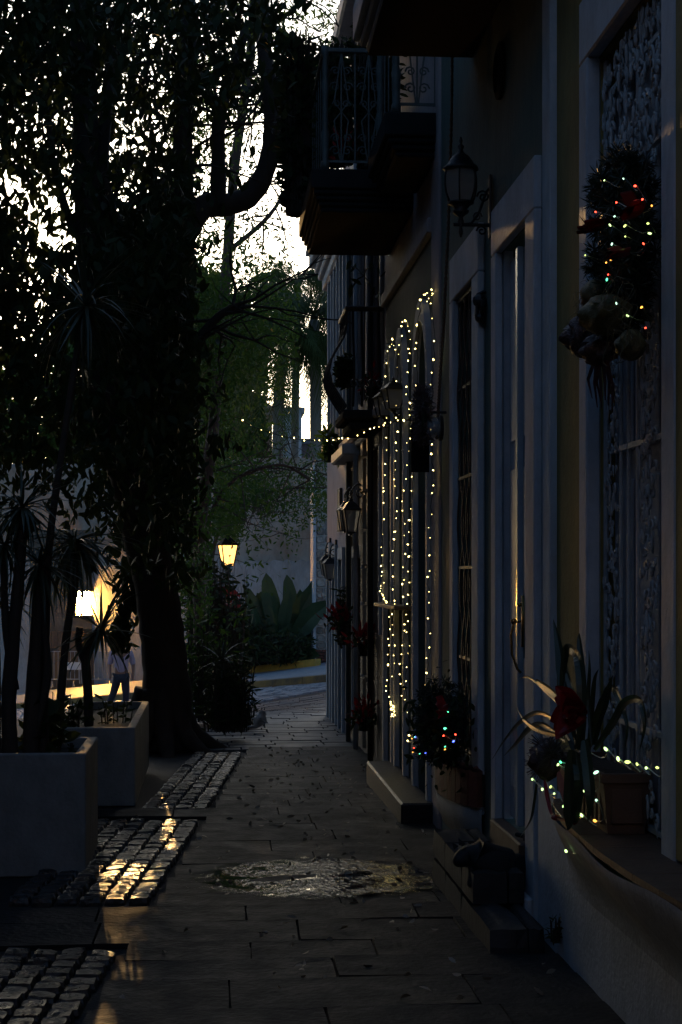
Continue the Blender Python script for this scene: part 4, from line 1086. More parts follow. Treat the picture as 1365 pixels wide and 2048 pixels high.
for (dx, dyr) in ((-.7, -.25), (-.35, -.55), (.12, -.7), (.55, -.35), (.72, .1), (-.75, .3)):
    base = pp(322, 1360); z0 = G(-.6, by_) - .1
    branch(b, [(base.x + dx*.22, base.y + dyr*.22, z0 + .75), (base.x + dx*.45, base.y + dyr*.5, z0 + .32), (base.x + dx*.8, base.y + dyr*.9, z0 + .12), (base.x + dx*1.15, base.y + dyr*1.3, z0)], .15, .05, 8)
b.build('trunk', M['bark'], t1, smooth=True)
zt = 9.0
V = sample_box(1600000, -3.4, 1.15, 14.5, 23.5, 1.7, zt, 2.6, .16*.055, 3, 2.0, .75, -1e9, 600, lambda px, py, V: np.where(py > 430, np.clip((400 + 45*noise3(V, 1.1, 55) - px)/50, 0, 1), 1) * np.where((px > 385) & (py > 200), .12, 1) * np.where(py < 230, 1.25, 1) * np.where(px > 470, .5, 1) * sun_gap(V))
V = V[(V[:,0] < .75) | (V[:,1] > 19)]
px, py = project(V); V = V[(px < 600)]
print('near leaves', len(V))
print('near', len(V)); V = V[:260000]; V = V[::4]; rs = np.random.RandomState(33)
# sprigs: four leaves round each twig end
V = np.repeat(V, 4, 0) + rs.normal(size=(len(V) * 4, 3)) * .055
V = V[sun_gap(V, .06) > 0]
leaves('crown', V, .155, .06, M['leafd'], t1, droop=.9, seed=3)
lb = MB(); q = branch(lb, [pp(300,1090), pp(275,1150,.3), pp(255,1215,.5), pp(243,1290,.6)], .03, .008, 6); lb.build('low_bough', M['bark'], t1)
rs = np.random.RandomState(71); C = np.array([list(q[R.randrange(len(q))]) for _ in range(620)]) + rs.normal(size=(620, 3)) * .07
leaves('bough_leaves', C, .15, .055, M['leafd'], t1, droop=1.1, seed=72)
# unseen crown left of the view, added to hold back sky light
rs = np.random.RandomState(8); n = 26000
V = rs.uniform((-9, 2, 3.6), (-3.4, 24, 9.5), (n, 3)); V = V[noise3(V, .8, 4) > -.6]
t9 = empty('unseen_shade_tree', (-5.5, 12, -.2), 'unseen leafy tree outside the left edge of the view, added to hold back sky light', 'tree')
leaves('crown', V, .5, .24, M['leafd'], t9, droop=.6, seed=9)
b = MB(); branch(b, [(-5.5, 12, -.3), (-5.4, 12, 2), (-5.8, 12.2, 4), (-5.2, 12.5, 8)], .4, .2, 10); b.build('trunk', M['bark'], t9, smooth=True)

# ---- feathery tree over the street (fine leaves), behind the big tree
t2 = empty('feathery_tree', (-.2, 30, -1), 'fine leaved green tree standing over the street behind the U shaped limb', 'tree')
b = MB(); 
def p30(px, py, d=0): return P(px, py, 29.5 + d)
q1 = branch(b, [p30(405,1420), p30(402,1250), p30(398,1100), p30(410,980), p30(425,880), p30(440,700), p30(455,520), p30(470,330), p30(500,120), p30(510,-60)], .13, .07, 8)
q2 = branch(b, [p30(402,1130), p30(370,1000), p30(350,880), p30(360,700)], .09, .05, 8)
q3 = branch(b, [p30(412,1100,.6), p30(425,1020,.6), p30(470,960,.6), p30(560,930,.6), p30(620,960,.6)], .05, .02, 6)
q4 = branch(b, [p30(460,500), p30(540,430), p30(600,330), p30(650,250)], .05, .02, 6)
for q in (q1, q2, q3, q4): twigs(b, q, 16, 1.3, .016)
b.build('trunk', M['bark'], t2, smooth=True)
def ext(px, py, V):  # keep it off the clear sky by the balcony and off the far houses
    k = np.where((px > 600) & (py > 420), 0, 1) * np.where((px > 425) & (px < 492) & (py > 1072), 0, 1) * np.where((px > 480) & (py > 800), .5, 1)
    return k * sun_gap(V)
V = sample_box(2600000, -1.8, 2.6, 26, 33.5, 1, 12.8, .95, .115*.037, 5, 1.7, .8, 330, 735, ext)
V = V[V[:,0] < 2.6]
print('MID near', len(V)); V = V[:300000]
leaves('crown', V, .125, .042, M['leafg'], t2, droop=.4, seed=5)
# low boughs in front of the plastered wall
t3 = empty('overhanging_tree', (.6, 37, -1), 'pale green fine leaved bough overhanging the plastered wall across the street', 'tree')
rs = np.random.RandomState(2); n = 400000
V = rs.uniform((-.6, 36, 1.4), (2.7, 41.5, 5.2), (n, 3)); px, py = project(V)
dens = n / (3.3*5.5*3.8)
Tm = np.where((px > 430) & (px < 660), 1.0, 0) * np.interp(py, [880,930,1000,1060,1090,1130], [.3,1.9,2.6,2.2,1.2,0]) * np.interp(px, [430,560,640,665], [1.6,1.1,.9,.1])
Tm = Tm * np.clip((1078 - py + 45*np.sin(px*.045) + 25*np.sin(px*.11))/30, 0, 1)
cl = np.clip(1 + .9*noise3(V, 1.9, 14), 0, 4)
V = V[rs.uniform(size=n) < Tm*cl/(.10*.035*.5*5.5)/dens]
V = V[sun_gap(V) > 0]; print('bough', len(V))
leaves('crown', V, .11, .038, M['leafg'], t3, droop=.3, seed=6)
b = MB(); q = branch(b, [P(418,1300,38.5), P(420,1150,38.5), P(450,1040,38.5), P(540,985,38.5), P(640,975,38.5)], .07, .02, 6); twigs(b, q, 22, 1.2, .012); 
b.build('trunk', M['bark'], t3, smooth=True)
# far trees behind the wall, left: fill the gold horizon with broken leaf
t4 = empty('far_tree', (-6, 66, -2), 'dark tree masses against the sunset beyond the plastered wall on the left', 'tree')
rs = np.random.RandomState(21); V = rs.uniform((-9.5, 64, 3), (2.0, 70, 17), (60000, 3)); px, py = project(V)
nn = noise3(V, .55, 22); hgt = 900 - 480 * np.clip(1 - np.abs(px - 330) / 420, 0, 1)
V = V[(py > hgt + 60*nn) & (py < 930) & (px < 560) & (rs.uniform(size=len(V)) < .55)]
V = V[sun_gap(V, .2) > 0]
leaves('crown', V, .5, .2, M['leafg'], t4, droop=.4, seed=7)
b = MB(); branch(b, [(-6, 66, -3), (-6, 66, 4), (-5, 66, 9), (-4, 66, 13)], .4, .15, 8); b.build('trunk', M['bark'], t4)

# ---- palms
def frond_mesh(L, name, nl=70, droop=1.0, lw=.03, ll=.75, seed=1):
    r = random.Random(seed); b = MB(); path = []
    for i in range(25):
        t = i / 24; path.append(Vector((L*(t - .28*droop*t*t), 0, L*(.42*t - .95*droop*t*t))))
    b.tube(path, [.022*(1-.85*i/24) for i in range(25)], 4, caps=False)
    for k in range(nl):
        t = .12 + .88*k/nl; i = min(int(t*24), 23); p = path[i].lerp(path[i+1], t*24-i); d = (path[i+1]-path[i]).normalized()
        l = ll*sin(pi*min(t*.8+.15, 1))**.6*r.uniform(.8, 1.1)
        for s in (-1, 1):
            dr = (Vector((0, s, 0))*r.uniform(.6, 1) + d*.75 + Vector((0, 0, -.45*droop - r.uniform(0, .5)))).normalized()
            m = p + dr*l*.5 + Vector((0,0,.04)); e = p + dr*l + Vector((0,0,-.35*l*droop)); w = d*lw
            b.poly([p - w*.5, p + w*.5, m + w*.6, m - w*.6, e], [(0,1,2,3), (3,2,4)])
    return b.mesh(name, M['leafp'])
def palm(label, c, trunk_px, Y, L, n, seed, drop=1.0, tr=.16):
    r = random.Random(seed); t = empty('palm_tree', (c.x, c.y, -2), label, 'palm tree')
    b = MB(); q = [P(a, bb, Y) for a, bb in trunk_px]; q[0].z = -2; b.tube(q, [tr*1.1] + [tr]*(len(q)-2) + [tr*.85], 12); b.build('trunk', M['concd'], t, smooth=True)
    MB().lathe((c.x, c.y, c.z - .9), [(tr*.8, 0), (tr*1.0, .25), (tr*.7, .7), (tr*.35, 1.0)], 10).build('crown_shaft', M['leafp'], t, smooth=True)
    ms = [frond_mesh(L, 'palm_frond', 54, d*drop, .03, .8*L/3.4, seed + i) for i, d in enumerate((.75, 1.0, 1.2))]
    for k in range(n):
        a = 2*pi*k/n + r.uniform(-.2, .2); s = r.uniform(.8, 1.1)
        place('frond', r.choice(ms), t, c, (0, r.uniform(-.55, .45), a), (s, s, s))
Y = 50; palm('palm with long drooping fronds, its pale trunk framed in the bright gap', P(628, 628, Y), [(632,950),(632,915),(632,850),(632,740),(629,640)], Y, 3.9, 34, 4, 1.15, .17)
Y = 49.5; palm('palm whose grey green fronds hang over the plastered wall, left of the bright gap', P(566, 690, Y), [(556,960),(556,900),(558,800),(566,700)], Y, 4.0, 32, 11, 1.2, .16)

Y = 53; palm('third palm head rising between the other two, highest against the white sky', P(596, 565, Y), [(590,960),(590,900),(592,760),(596,575)], Y, 3.6, 30, 17, 1.1, .12)
# ---- sword leaved plants
def sword_mesh(L, w, bend, seed=0):
    b = MB(); n = 6
    for i in range(n + 1):
        t = i / n; x = L*t*(1-.12*bend*t); z = -L*bend*.55*t*t + .06*t; ww = w*(1 - t**1.6)*(.6 + .8*min(t*4, 1))*.5 + .0006
        b.v += [(x, -ww, z + ww*.35), (x, 0, z), (x, ww, z + ww*.35)]
    for i in range(n):
        for k in range(2): a = i*3 + k; b.f.append((a, a+1, a+4, a+3))
    return b.mesh('leaf', M['leafy'], smooth=True)
SW = [sword_mesh(1, .055, bd) for bd in (.05, .35, .9, 1.5)]
def sword_head(parent, c, L, n, lo=-1.1, hi=1.3, seed=0, wsc=1.0, drp=0):
    r = random.Random(seed)
    for k in range(n):
        e = r.uniform(lo, hi); a = k*2.399 + r.uniform(-.2, .2); s = L*r.uniform(.75, 1.1)
        me = SW[min(3, max(0, int(r.triangular(0, 3.9, 1 + drp))))]
        place('leaf', me, parent, c, (0, -e, a), (s, s*wsc, s))
def yucca(label, base, heads, stems, seed, cat='cordyline'):
    t = empty('cordyline', base, label, cat); b = MB()
    for path, r0, r1 in stems: branch(b, path, r0, r1, 8)
    b.build('stem', M['bark'], t, smooth=True)
    for i, (c, L, n, lo, hi, ws, dr) in enumerate(heads): sword_head(t, c, L, n, lo, hi, seed*10 + i, ws, dr)
    return t
# back planter plant: starburst head before the glowing pane
Y = 14.9; yucca('sword leaved starburst plant in the farther planter, in front of the glowing pane', P(178,1445,Y), [(P(203,1262,Y), .56, 44, -1.0, 1.4, 1.0, 0)],
      [([P(178,1452,Y), P(176,1380,Y), P(172,1310,Y), P(188,1275,Y), P(203,1256,Y)], .042, .035), ([P(172,1330,Y), P(158,1290,Y), P(160,1255,Y)], .03, .03)], 2)
Y = 15.6; yucca('drooping narrow leaved plant with its head above the glowing pane in the farther planter', P(150,1445,Y), [(P(150,1085,Y), .70, 90, -1.3, .7, .8, 1.5)],
      [([P(118,1450,Y), P(130,1300,Y), P(146,1180,Y), P(150,1085,Y)], .04, .03)], 3)
Y = 11.25; yucca('tall thin stemmed plant whose blue grey starburst head stands highest over the near planter', P(90,1510,Y), [(P(172,613,Y), .60, 64, -1.4, 1.2, .7, .6)],
      [([P(86,1520,Y), P(92,1250,Y), P(100,1080,Y), P(128,880,Y), P(152,720,Y), P(172,613,Y)], .03, .018)], 5)
Y = 11.0; yucca('thick stemmed cordyline at the left edge of the near planter with hanging leaf tufts', P(40,1510,Y), [(P(45,1015,Y), .46, 70, -1.3, .9, .8, 1.3), (P(8,1090,Y), .44, 50, -1.2, 1.0, .8, 1.0), (P(80,1130,Y+.2), .42, 60, -1.3, .9, 1.0, 1.3)],
      [([P(22,1520,Y), P(18,1400,Y), P(28,1270,Y), P(40,1130,Y), P(45,1015,Y)], .055, .03), ([P(30,1380,Y), P(12,1250,Y), P(8,1090,Y)], .03, .02), ([P(62,1520,Y+.2), P(66,1400,Y+.2), P(75,1250,Y+.2), P(80,1130,Y+.2)], .06, .035), ([P(70,1470,Y+.2), P(95,1350,Y+.2), P(88,1200,Y+.2), P(110,1000,Y+.2)], .03, .02)], 6)
Y = 11.4; yucca('low cordyline with stiff leaves at the left edge above the near planter rim', P(-10,1500,Y), [(P(-12,1200,Y), .42, 34, -.9, 1.2, 1.0, .6)],
      [([P(-14,1515,Y), P(-10,1350,Y), P(-12,1200,Y)], .05, .03)], 8)
# leafy sprouts in the planters and by the tree
def sprout(label, c, n, H, L, w, seed, cat='plant', m='leafd', name='leafy_plant', spread=.5):
    r = random.Random(seed); t = empty(name, c, label, cat); b = MB(); C = []; D = []
    for k in range(n):
        a = r.uniform(0, 6.28); rad = spread*r.uniform(.1, 1); top = Vector((c[0] + rad*cos(a), c[1] + rad*sin(a), c[2] + H*r.uniform(.5, 1)))
        base = Vector((c[0] + .75*rad*cos(a), c[1] + .75*rad*sin(a), c[2])); b.tube([base, base.lerp(top, .5) + Vector((0,0,.04)), top], [.006,.005,.003], 4, caps=False)
        for j in range(r.randint(5, 9)):
            p = base.lerp(top, r.uniform(.06, 1)); d = Vector((r.gauss(0,1), r.gauss(0,1), r.gauss(.2,.5))).normalized(); C.append(p + d*L*.5); D.append(d)
    b.build('stem', M['bark'], t); leaves('foliage', np.array(C), L, w, M[m], t, seed=seed, dirs=np.array(D), droop=0)
sprout('leafy sprout with broad pointed leaves at the left corner of the farther planter', P(118,1462,14.5), 9, .34, .13, .045, 1, spread=.16)
sprout('thin sprout beside the starburst stem in the farther planter', P(160,1455,14.6), 5, .30, .12, .04, 2, spread=.08)
sprout('small leafy weeds at the right end of the farther planter', P(232,1450,15.5), 9, .26, .09, .03, 3, spread=.22)
sprout('tiny seedling on the front rim of the nearer planter', P(145,1505,10.9), 3, .06, .03, .015, 4, spread=.03)
sprout('broad dark leaves hanging over the right rim of the nearer planter', P(95,1500,11.3), 12, .30, .14, .07, 5, spread=.18)
sprout('dense narrow leaved shrub at the foot of the big tree by the alley edge', P(455,1462,20.8), 120, .95, .15, .03, 6, 'shrub', 'leafd', 'shrub', .40)
sprout('spreading weeds between the shrub and the white cat', P(490,1455,22.6), 34, .42, .12, .022, 7, 'plant', 'leafd', 'leafy_plant', .16)
sprout('tall bush with yellowing leaves behind the roots of the big tree', P(405,1440,23.5), 120, 1.6, .14, .05, 8, 'shrub', 'leafg', 'shrub', .6)
sprout('glossy dark bush under the amber street lamp', P(435,1400,31), 260, 2.6, .20, .08, 9, 'shrub', 'leafd', 'shrub', .62)
Y = 20.9; yucca('pale tipped cordyline rising out of the shrub by the alley edge', P(440,1460,Y), [(P(444,1320,Y), .42, 30, -.9, 1.2, 1.2, .8)], [([P(448,1465,Y), P(446,1400,Y), P(444,1320,Y)], .02, .015)], 12)

sprout('dark trailing plant on the outer end of the bulging iron balconette', P(690,775,19.4), 60, .38, .1, .04, 52, 'balcony plant', 'leafd', 'balcony_plant', .12)
# ---- banana plants and bed greenery
def banana_leaf(L, w, bend, seed):
    """paddle leaf: rib in the x-z plane, blade spread across it, lightly folded in y"""
    r = random.Random(seed); b = MB(); n = 14; rib = [Vector((L*bend*.6*(i/n)**2, 0, L*(i/n)*(1 - .3*bend*i/n))) for i in range(n + 1)]
    for i in range(n + 1):
        t = i / n; d = (rib[min(i+1, n)] - rib[max(i-1, 0)]).normalized(); s_ = Vector((d.z, 0, -d.x))
        ww = 0.012 if t < .32 else w*.5*max(0, sin(pi*min((t-.32)/.68*.9 + .1, 1)))**.5 + .004
        q = rib[i]; t1_, t2_ = r.uniform(.82, 1.05), r.uniform(.82, 1.05)
        b.v += [tuple(q - s_*ww*t1_ + Vector((0, -.18*ww, r.uniform(-.01, .01)))), tuple(q), tuple(q + s_*ww*t2_ + Vector((0, -.18*ww, r.uniform(-.01, .01))))]
    for i in range(n):
        for k in range(2): a = i*3 + k; b.f.append((a, a+1, a+4, a+3))
    return b.mesh('leaf', M['banana'])
BL = [banana_leaf(1, .19, .12, 1), banana_leaf(1, .21, .5, 2), banana_leaf(1, .20, 1.0, 3), banana_leaf(1, .17, .25, 4)]
def banana(label, px, Y, H, n, seed, fan=True):
    r = random.Random(seed); c = P(px, 1300, Y); c.z = pl(c.x, Y) + .1; t = empty('banana_plant', c, label, 'banana plant')
    b = MB(); b.tube([c, c + Vector((.02, 0, H*.2)), c + Vector((0, 0, H*.42))], [.10, .08, .05], 8); b.build('stem', M['leafd'], t, smooth=True)
    for k in range(n):
        s = H*r.uniform(.72, 1.0); tilt = (k/(n-1)-.5)*1.5 if fan else r.uniform(-.8, .8)
        tp = abs(tilt); me = BL[0] if tp < .25 else (BL[3] if tp < .45 else (BL[1] if tp < .65 else BL[2]))
        a = (0 if tilt > 0 else pi) + r.uniform(-.7, .7)
        place('leaf', me, t, c + Vector((0, 0, .05)), (0, tp*.8, a), (s, s, s)) 
banana('tall banana plant with upright paddle leaves, centre of the bed', 560, 44.6, 2.9, 8, 1)
banana('banana plant behind the stop sign with broad torn leaves', 492, 44.9, 2.5, 6, 2)
banana('banana plant with the tallest upright leaf against the grey render', 585, 45.2, 2.8, 5, 3)
banana('lower arching banana plant beside the pillar edge', 610, 44.8, 2.1, 7, 4)
banana('short banana plant left of the tallest clump', 528, 44.2, 1.9, 6, 5)
sprout('dark fern like undergrowth filling the bed behind the low yellow wall', P(550,1325,43.6), 240, .8, .22, .06, 13, 'plant', 'leafd', 'undergrowth', 1.0)
sprout('dark undergrowth at the left end of the bed behind the stop sign', P(480,1330,44.2), 200, 1.3, .22, .07, 14, 'plant', 'leafd', 'undergrowth', .8)
# plants on balconies
sprout('dense dark trailing plant on the outer corner of the deep balcony', P(603,430,16.2), 460, 1.75, .13, .05, 15, 'balcony plant', 'leafd', 'balcony_plant', .20)
sprout('leafy pot plant standing behind the near railing of the deep balcony', P(672,332,15.3), 330, 1.15, .11, .04, 19, 'balcony plant', 'leafd', 'balcony_plant', .17)
sprout('dark plant spilling between the two balconies', P(752,340,14.6), 260, 1.5, .12, .04, 16, 'balcony plant', 'leafd', 'balcony_plant', .22)
o = sprout('green potted plants on the white window box ledge of the pink house', F(664,924,W-.12), 22, .5, .13, .05, 17, 'balcony plant', 'leafg', 'balcony_plant', .15)
b = MB(); 
for (a, c, L) in (((700,533,17.5), (728,552,17.0), .3), ((728,552,17.0), (705,575,17), .3), ((728,552,17.0), (752,590,16.8), .3), ((728,552,17), (740,535,16.5), .3)):
    q0, q1 = P(*a), P(*c); b.tube([q0, q0.lerp(q1, .5) + Vector((0,0,.03)), q1], [.006,.008,.01], 4)
q = P(728,552,17.0)
t = empty('hanging_sprig', q, 'leafy sprig hanging in the air below the deep balcony', 'plant'); b.build('stem', M['bark'], t)
leaves('foliage', np.array([P(*a) for a in ((697,531,17.5),(707,537,17.4),(706,578,17),(702,583,17),(714,563,17),(755,592,16.8),(748,583,16.8),(742,571,16.8),(742,534,16.5),(749,532,16.5),(722,545,17),(735,562,17),(758,541,16.5),(765,548,16.5))]), .13, .05, M['leafd'], t, seed=31)
# poinsettias in wall pots
def redpot(label, px, py, Y, s, seed):
    r = random.Random(seed); c = P(px, py, Y); t = empty('flower_pot', c, label, 'flower pot')
    MB().lathe(c, [(.07*s, 0), (.10*s, .16*s), (.115*s, .17*s), (.115*s, .20*s), (.09*s, .20*s)], 12).build('pot', M['dark'], t, smooth=True)
    n = 60; C = np.array([[c.x + r.gauss(0, .10)*s, c.y + r.gauss(0, .10)*s, c.z + s*(.30 + r.gauss(0, .09))] for _ in range(n)]); D = C - np.array([c.x, c.y, c.z + .1*s]); D /= np.linalg.norm(D, axis=1)[:,None]
    leaves('petals', C, .15*s, .055*s, M['red'], t, seed=seed, dirs=D)['kind'] = 'stuff'; n2 = 60
    C = np.array([[c.x + r.gauss(0, .11)*s, c.y + r.gauss(0, .11)*s, c.z + s*(.2 + r.gauss(0, .09))] for _ in range(n2)]); leaves('foliage', C, .14*s, .05*s, M['leafd'], t, seed=seed+1)
redpot('bright red poinsettia in a pot on the quoined pier', 728, 1312, 17.6, .72, 1)
redpot('dark red poinsettia pot on the tan wall farther along, at lantern side', 684, 1270, 19.8, .8, 2)
redpot('drooping red plant low on the wall near the pavement', 729, 1462, 17.4, .72, 3)
redpot('small red flowers in a pot on the farther balcony above the curved balconette', 745, 800, 17.2, .6, 4)
redpot('red flowers seen through the railing of the deep balcony', 697, 330, 14.6, .6, 5)
sprout('dark hanging plant in the pot between lantern and red flowers', P(690,1290,20.6), 60, .75, .1, .035, 18, 'plant', 'leafd', 'leafy_plant', .16)
# ------------------------------------------------------------ fir wreaths
def tufts(C, n_each, L, seed, w=.004):
    rs = np.random.RandomState(seed); Cn = np.repeat(C, n_each, 0); D = rs.normal(size=Cn.shape); D /= np.linalg.norm(D, axis=1)[:, None]
    return Cn + D*L*.5, D
def wreath(label, c, Rr, r2, xs, seed, m='pine', n=260, ne=26, L=.05, gap=None):
    r = random.Random(seed); t = empty('wreath', c, label, 'wreath'); C = []
    for k in range(n):
        a = r.uniform(0, 2*pi); rr = r2*sqrt(r.random()); b_ = r.uniform(0, 2*pi); q = Rr + rr*cos(b_)
        C.append((c[0] + rr*sin(b_)*xs, c[1] + q*cos(a)*.9, c[2] + q*sin(a)*1.12))
    Cc, D = tufts(np.array(C), ne, L, seed); leaves('fir_needles', Cc, L, .006, M[m], t, seed=seed, dirs=D, fold=.1)
    b = MB(); b.tube([(c[0], c[1] + Rr*cos(a)*.9, c[2] + Rr*sin(a)*1.12) for a in lin(0, 2*pi, 25)[:-1]], r2*.42, 6, closed=True); b.build('wreath_core', M['pine'], t)
    return t
wc = F(1243, 490, 1.565)
wt = wreath('big fir wreath with red ribbon and gold mesh bow hung on the ornate window grille', wc, .215, .115, .8, 1, n=420, ne=30, L=.055)
def ribbon(b, c, s, seed, n=5, m=None, wd=.045):
    r = random.Random(seed)
    for k in range(n):
        a = r.uniform(0, 6.28); L = s*r.uniform(.7, 1.2); pts = []
        for i in range(9):
            t = i/8; ang = t*pi*1.6; pts.append((c[0] - .03 - .02*sin(ang), c[1] + cos(a)*L*sin(ang*.6)*.6 + .2*L*cos(a+1.5)*sin(ang), c[2] + sin(a)*L*sin(ang*.6)*.6 + .25*L*sin(ang)*sin(a+1.5)))
        o = len(b.v)
        for p in pts: b.v += [(p[0] - wd*.5, p[1] - wd*.2, p[2]), (p[0] + wd*.5, p[1] + wd*.2, p[2] + wd*.3)]
        for i in range(8): b.f.append((o+2*i, o+2*i+1, o+2*i+3, o+2*i+2))
for (px, py, s, sd) in ((1283,415,.08,1), (1255,505,.05,2), (1205,455,.04,3), (1190,462,.03,4)):
    b = MB(); ribbon(b, F(px, py, 1.46), s, sd, 6); b.build('red_ribbon', M['rib'], wt)
# gold mesh loops
def puff(c, sx, sy, sz, seed, m, name, parent, amp=.25):
    r = random.Random(seed); b = MB(); N, K = 24, 14; ph = [r.uniform(0, 6) for _ in range(6)]
    for i in range(K + 1):
        th = pi*i/K
        for k in range(N):
            a = 2*pi*k/N; rr = 1 + amp*sin(5*a + ph[0] + 2*sin(th*3))*sin(th) + amp*.5*sin(11*a + ph[1] + th*4)
            b.v.append((c[0] + sx*rr*sin(th)*cos(a), c[1] + sy*rr*sin(th)*sin(a), c[2] + sz*cos(th)*(1 + amp*.3*sin(3*a + ph[2]))))
    for i in range(K):
        for k in range(N): b.f.append((i*N+k, i*N+(k+1)%N, (i+1)*N+(k+1)%N, (i+1)*N+k))
    return b.build(name, m, parent, smooth=True)
puff(F(1212, 630, 1.47), .09, .13, .075, 1, M['mesh'], 'mesh_bow', wt, .16); puff(F(1190, 590, 1.47), .05, .06, .06, 2, M['mesh'], 'mesh_bow', wt, .15)
puff(F(1262, 690, 1.50), .05, .06, .055, 3, M['mesh'], 'mesh_bow', wt, .2); puff(F(1163, 672, 1.46), .06, .075, .08, 4, M['bow'], 'brown_bow', wt, .35)
puff(F(1200, 700, 1.48), .06, .09, .06, 5, M['bow'], 'brown_bow', wt, .35)
# wispy net round the bow
b = MB(); r = random.Random(5)
for k in range(46):
    c = F(r.uniform(1150, 1260), r.uniform(590, 690), 1.45); rad = r.uniform(.05, .10); a0 = r.uniform(0, 6); tz = r.uniform(.5, 1.1)
    b.tube([(c.x + .02*sin(a*2), c.y + rad*cos(a + a0), c.z + rad*tz*sin(a + a0)) for a in lin(0, 4.2, 16)], .0011, 3, caps=False)
b.build('mesh_thread', M['mesh'], wt)
b = MB()
for k in range(7):
    q0 = F(1190 + 4*k, 720, 1.48); q1 = F(1190 + 5*k + R.uniform(-6, 6), 800 + R.uniform(-15, 25), 1.47)
    o = len(b.v); w = Vector((.012, .02, 0))
    m_ = q0.lerp(q1, .5) + Vector((R.uniform(-.02, .02), R.uniform(-.02, .02), 0))
    b.v += [tuple(p) for p in (q0 - w, q0 + w, m_ + w*.8, m_ - w*.8, q1 + w*.3, q1 - w*.3)]; b.f += [(o, o+1, o+2, o+3), (o+3, o+2, o+4, o+5)]
b.build('ribbon_tail', M['rib'], wt)
wc2 = F(882, 1445, 1.43)
w2 = wreath('bushy fir wreath with tiny red blooms sitting in the brick trough', wc2, .10, .16, 1.0, 3, n=420, ne=26, L=.05)
C = np.array([[wc2.x + R.gauss(0, .09), wc2.y + R.gauss(0, .22), wc2.z + R.gauss(-.05, .13)] for _ in range(420)]); leaves('foliage', C, .07, .03, M['leafd'], w2, seed=44)
b = MB(); ribbon(b, F(895, 1420, 1.38), .12, 9, 6, wd=.03); b.build('red_ribbon', M['red'], w2)
wc3 = F(845, 830, 1.45)
w3 = wreath('dried twig wreath hung above the arched black sign board', wc3, .13, .05, .9, 5, 'bow', 120, 22, .06)

# ------------------------------------------------------------ trough on the ornate window sill
tx0, tx1, ty0, ty1 = 1.505, 1.69, 6.50, 7.30; tz0, tz1 = .792, 1.03
t = empty('planter_trough', ((tx0+tx1)/2, (ty0+ty1)/2, tz0), 'brown terracotta trough planter standing on the ornate window sill', 'planter')
b = MB(); b.v = []
i_ = .02
b.poly([(tx0+i_,ty0+i_,tz0),(tx1-i_,ty0+i_,tz0),(tx1-i_,ty1-i_,tz0),(tx0+i_,ty1-i_,tz0),(tx0,ty0,tz1-.04),(tx1,ty0,tz1-.04),(tx1,ty1,tz1-.04),(tx0,ty1,tz1-.04)], [(0,3,2,1),(4,5,6,7),(0,1,5,4),(1,2,6,5),(2,3,7,6),(3,0,4,7)])
for y in lin(ty0 + .1, ty1 - .1, 9): b.bbox(tx0 + .003, tx0 + .012, y - .02, y + .02, tz0 + .03, tz1 - .06, .003)
b.bbox(tx0 + .03, tx1 - .03, ty0 + .001, ty0 + .012, tz0 + .04, tz1 - .06, .004)
b.build('body', M['terra'], t)
b = MB(); b.bbox(tx0 - .012, tx1 + .005, ty0 - .012, ty0 + .01, tz1 - .04, tz1, .004).bbox(tx0 - .012, tx1 + .005, ty1 - .01, ty1 + .012, tz1 - .04, tz1, .004).bbox(tx0 - .012, tx0 + .01, ty0 + .0105, ty1 - .0105, tz1 - .04, tz1, .004).bbox(tx1 - .01, tx1 + .005, ty0 + .0105, ty1 - .0105, tz1 - .04, tz1, .004)
b.build('rim', M['terra'], t)
MB().box(tx0 + .012, tx1 - .012, ty0 + .012, ty1 - .012, tz1 - .05, tz1 - .018).build('soil', M['dirt'], t)
def blade(b, pts, w):
    pts = [Vector(p) for p in pts]; n = len(pts); dense = []
    for i in range(n - 1):
        p0 = pts[max(i-1,0)]; p1 = pts[i]; p2 = pts[i+1]; p3 = pts[min(i+2,n-1)]
        for k in range(6): s = k/6; dense.append(.5*((2*p1)+(p2-p0)*s+(2*p0-5*p1+4*p2-p3)*s*s+(3*p1-p0-3*p2+p3)*s**3))
    dense.append(pts[-1]); N = len(dense); o = len(b.v)
    for i, p in enumerate(dense):
        d = (dense[min(i+1,N-1)] - dense[max(i-1,0)]).normalized(); s = d.cross(Vector((.55,.8,.1))).normalized(); f = i/(N-1); ww = w*.5*min(1, (1-f)*2.2)*min(1, .5+f*3) + .0004; u = d.cross(s)*ww*.35
        b.v += [tuple(p - s*ww + u), tuple(p), tuple(p + s*ww + u)]
    for i in range(N-1):
        for k in range(2): a = o+i*3+k; b.f.append((a, a+1, a+4, a+3))
def bp(*l, x=1.5): return [F(px, py, x - .02*i) for i, (px, py) in enumerate(l)]
pt = empty('bromeliad', F(1165, 1500, 1.5), 'sword leaved plant with dark red flower arching out of the sill trough', 'plant')
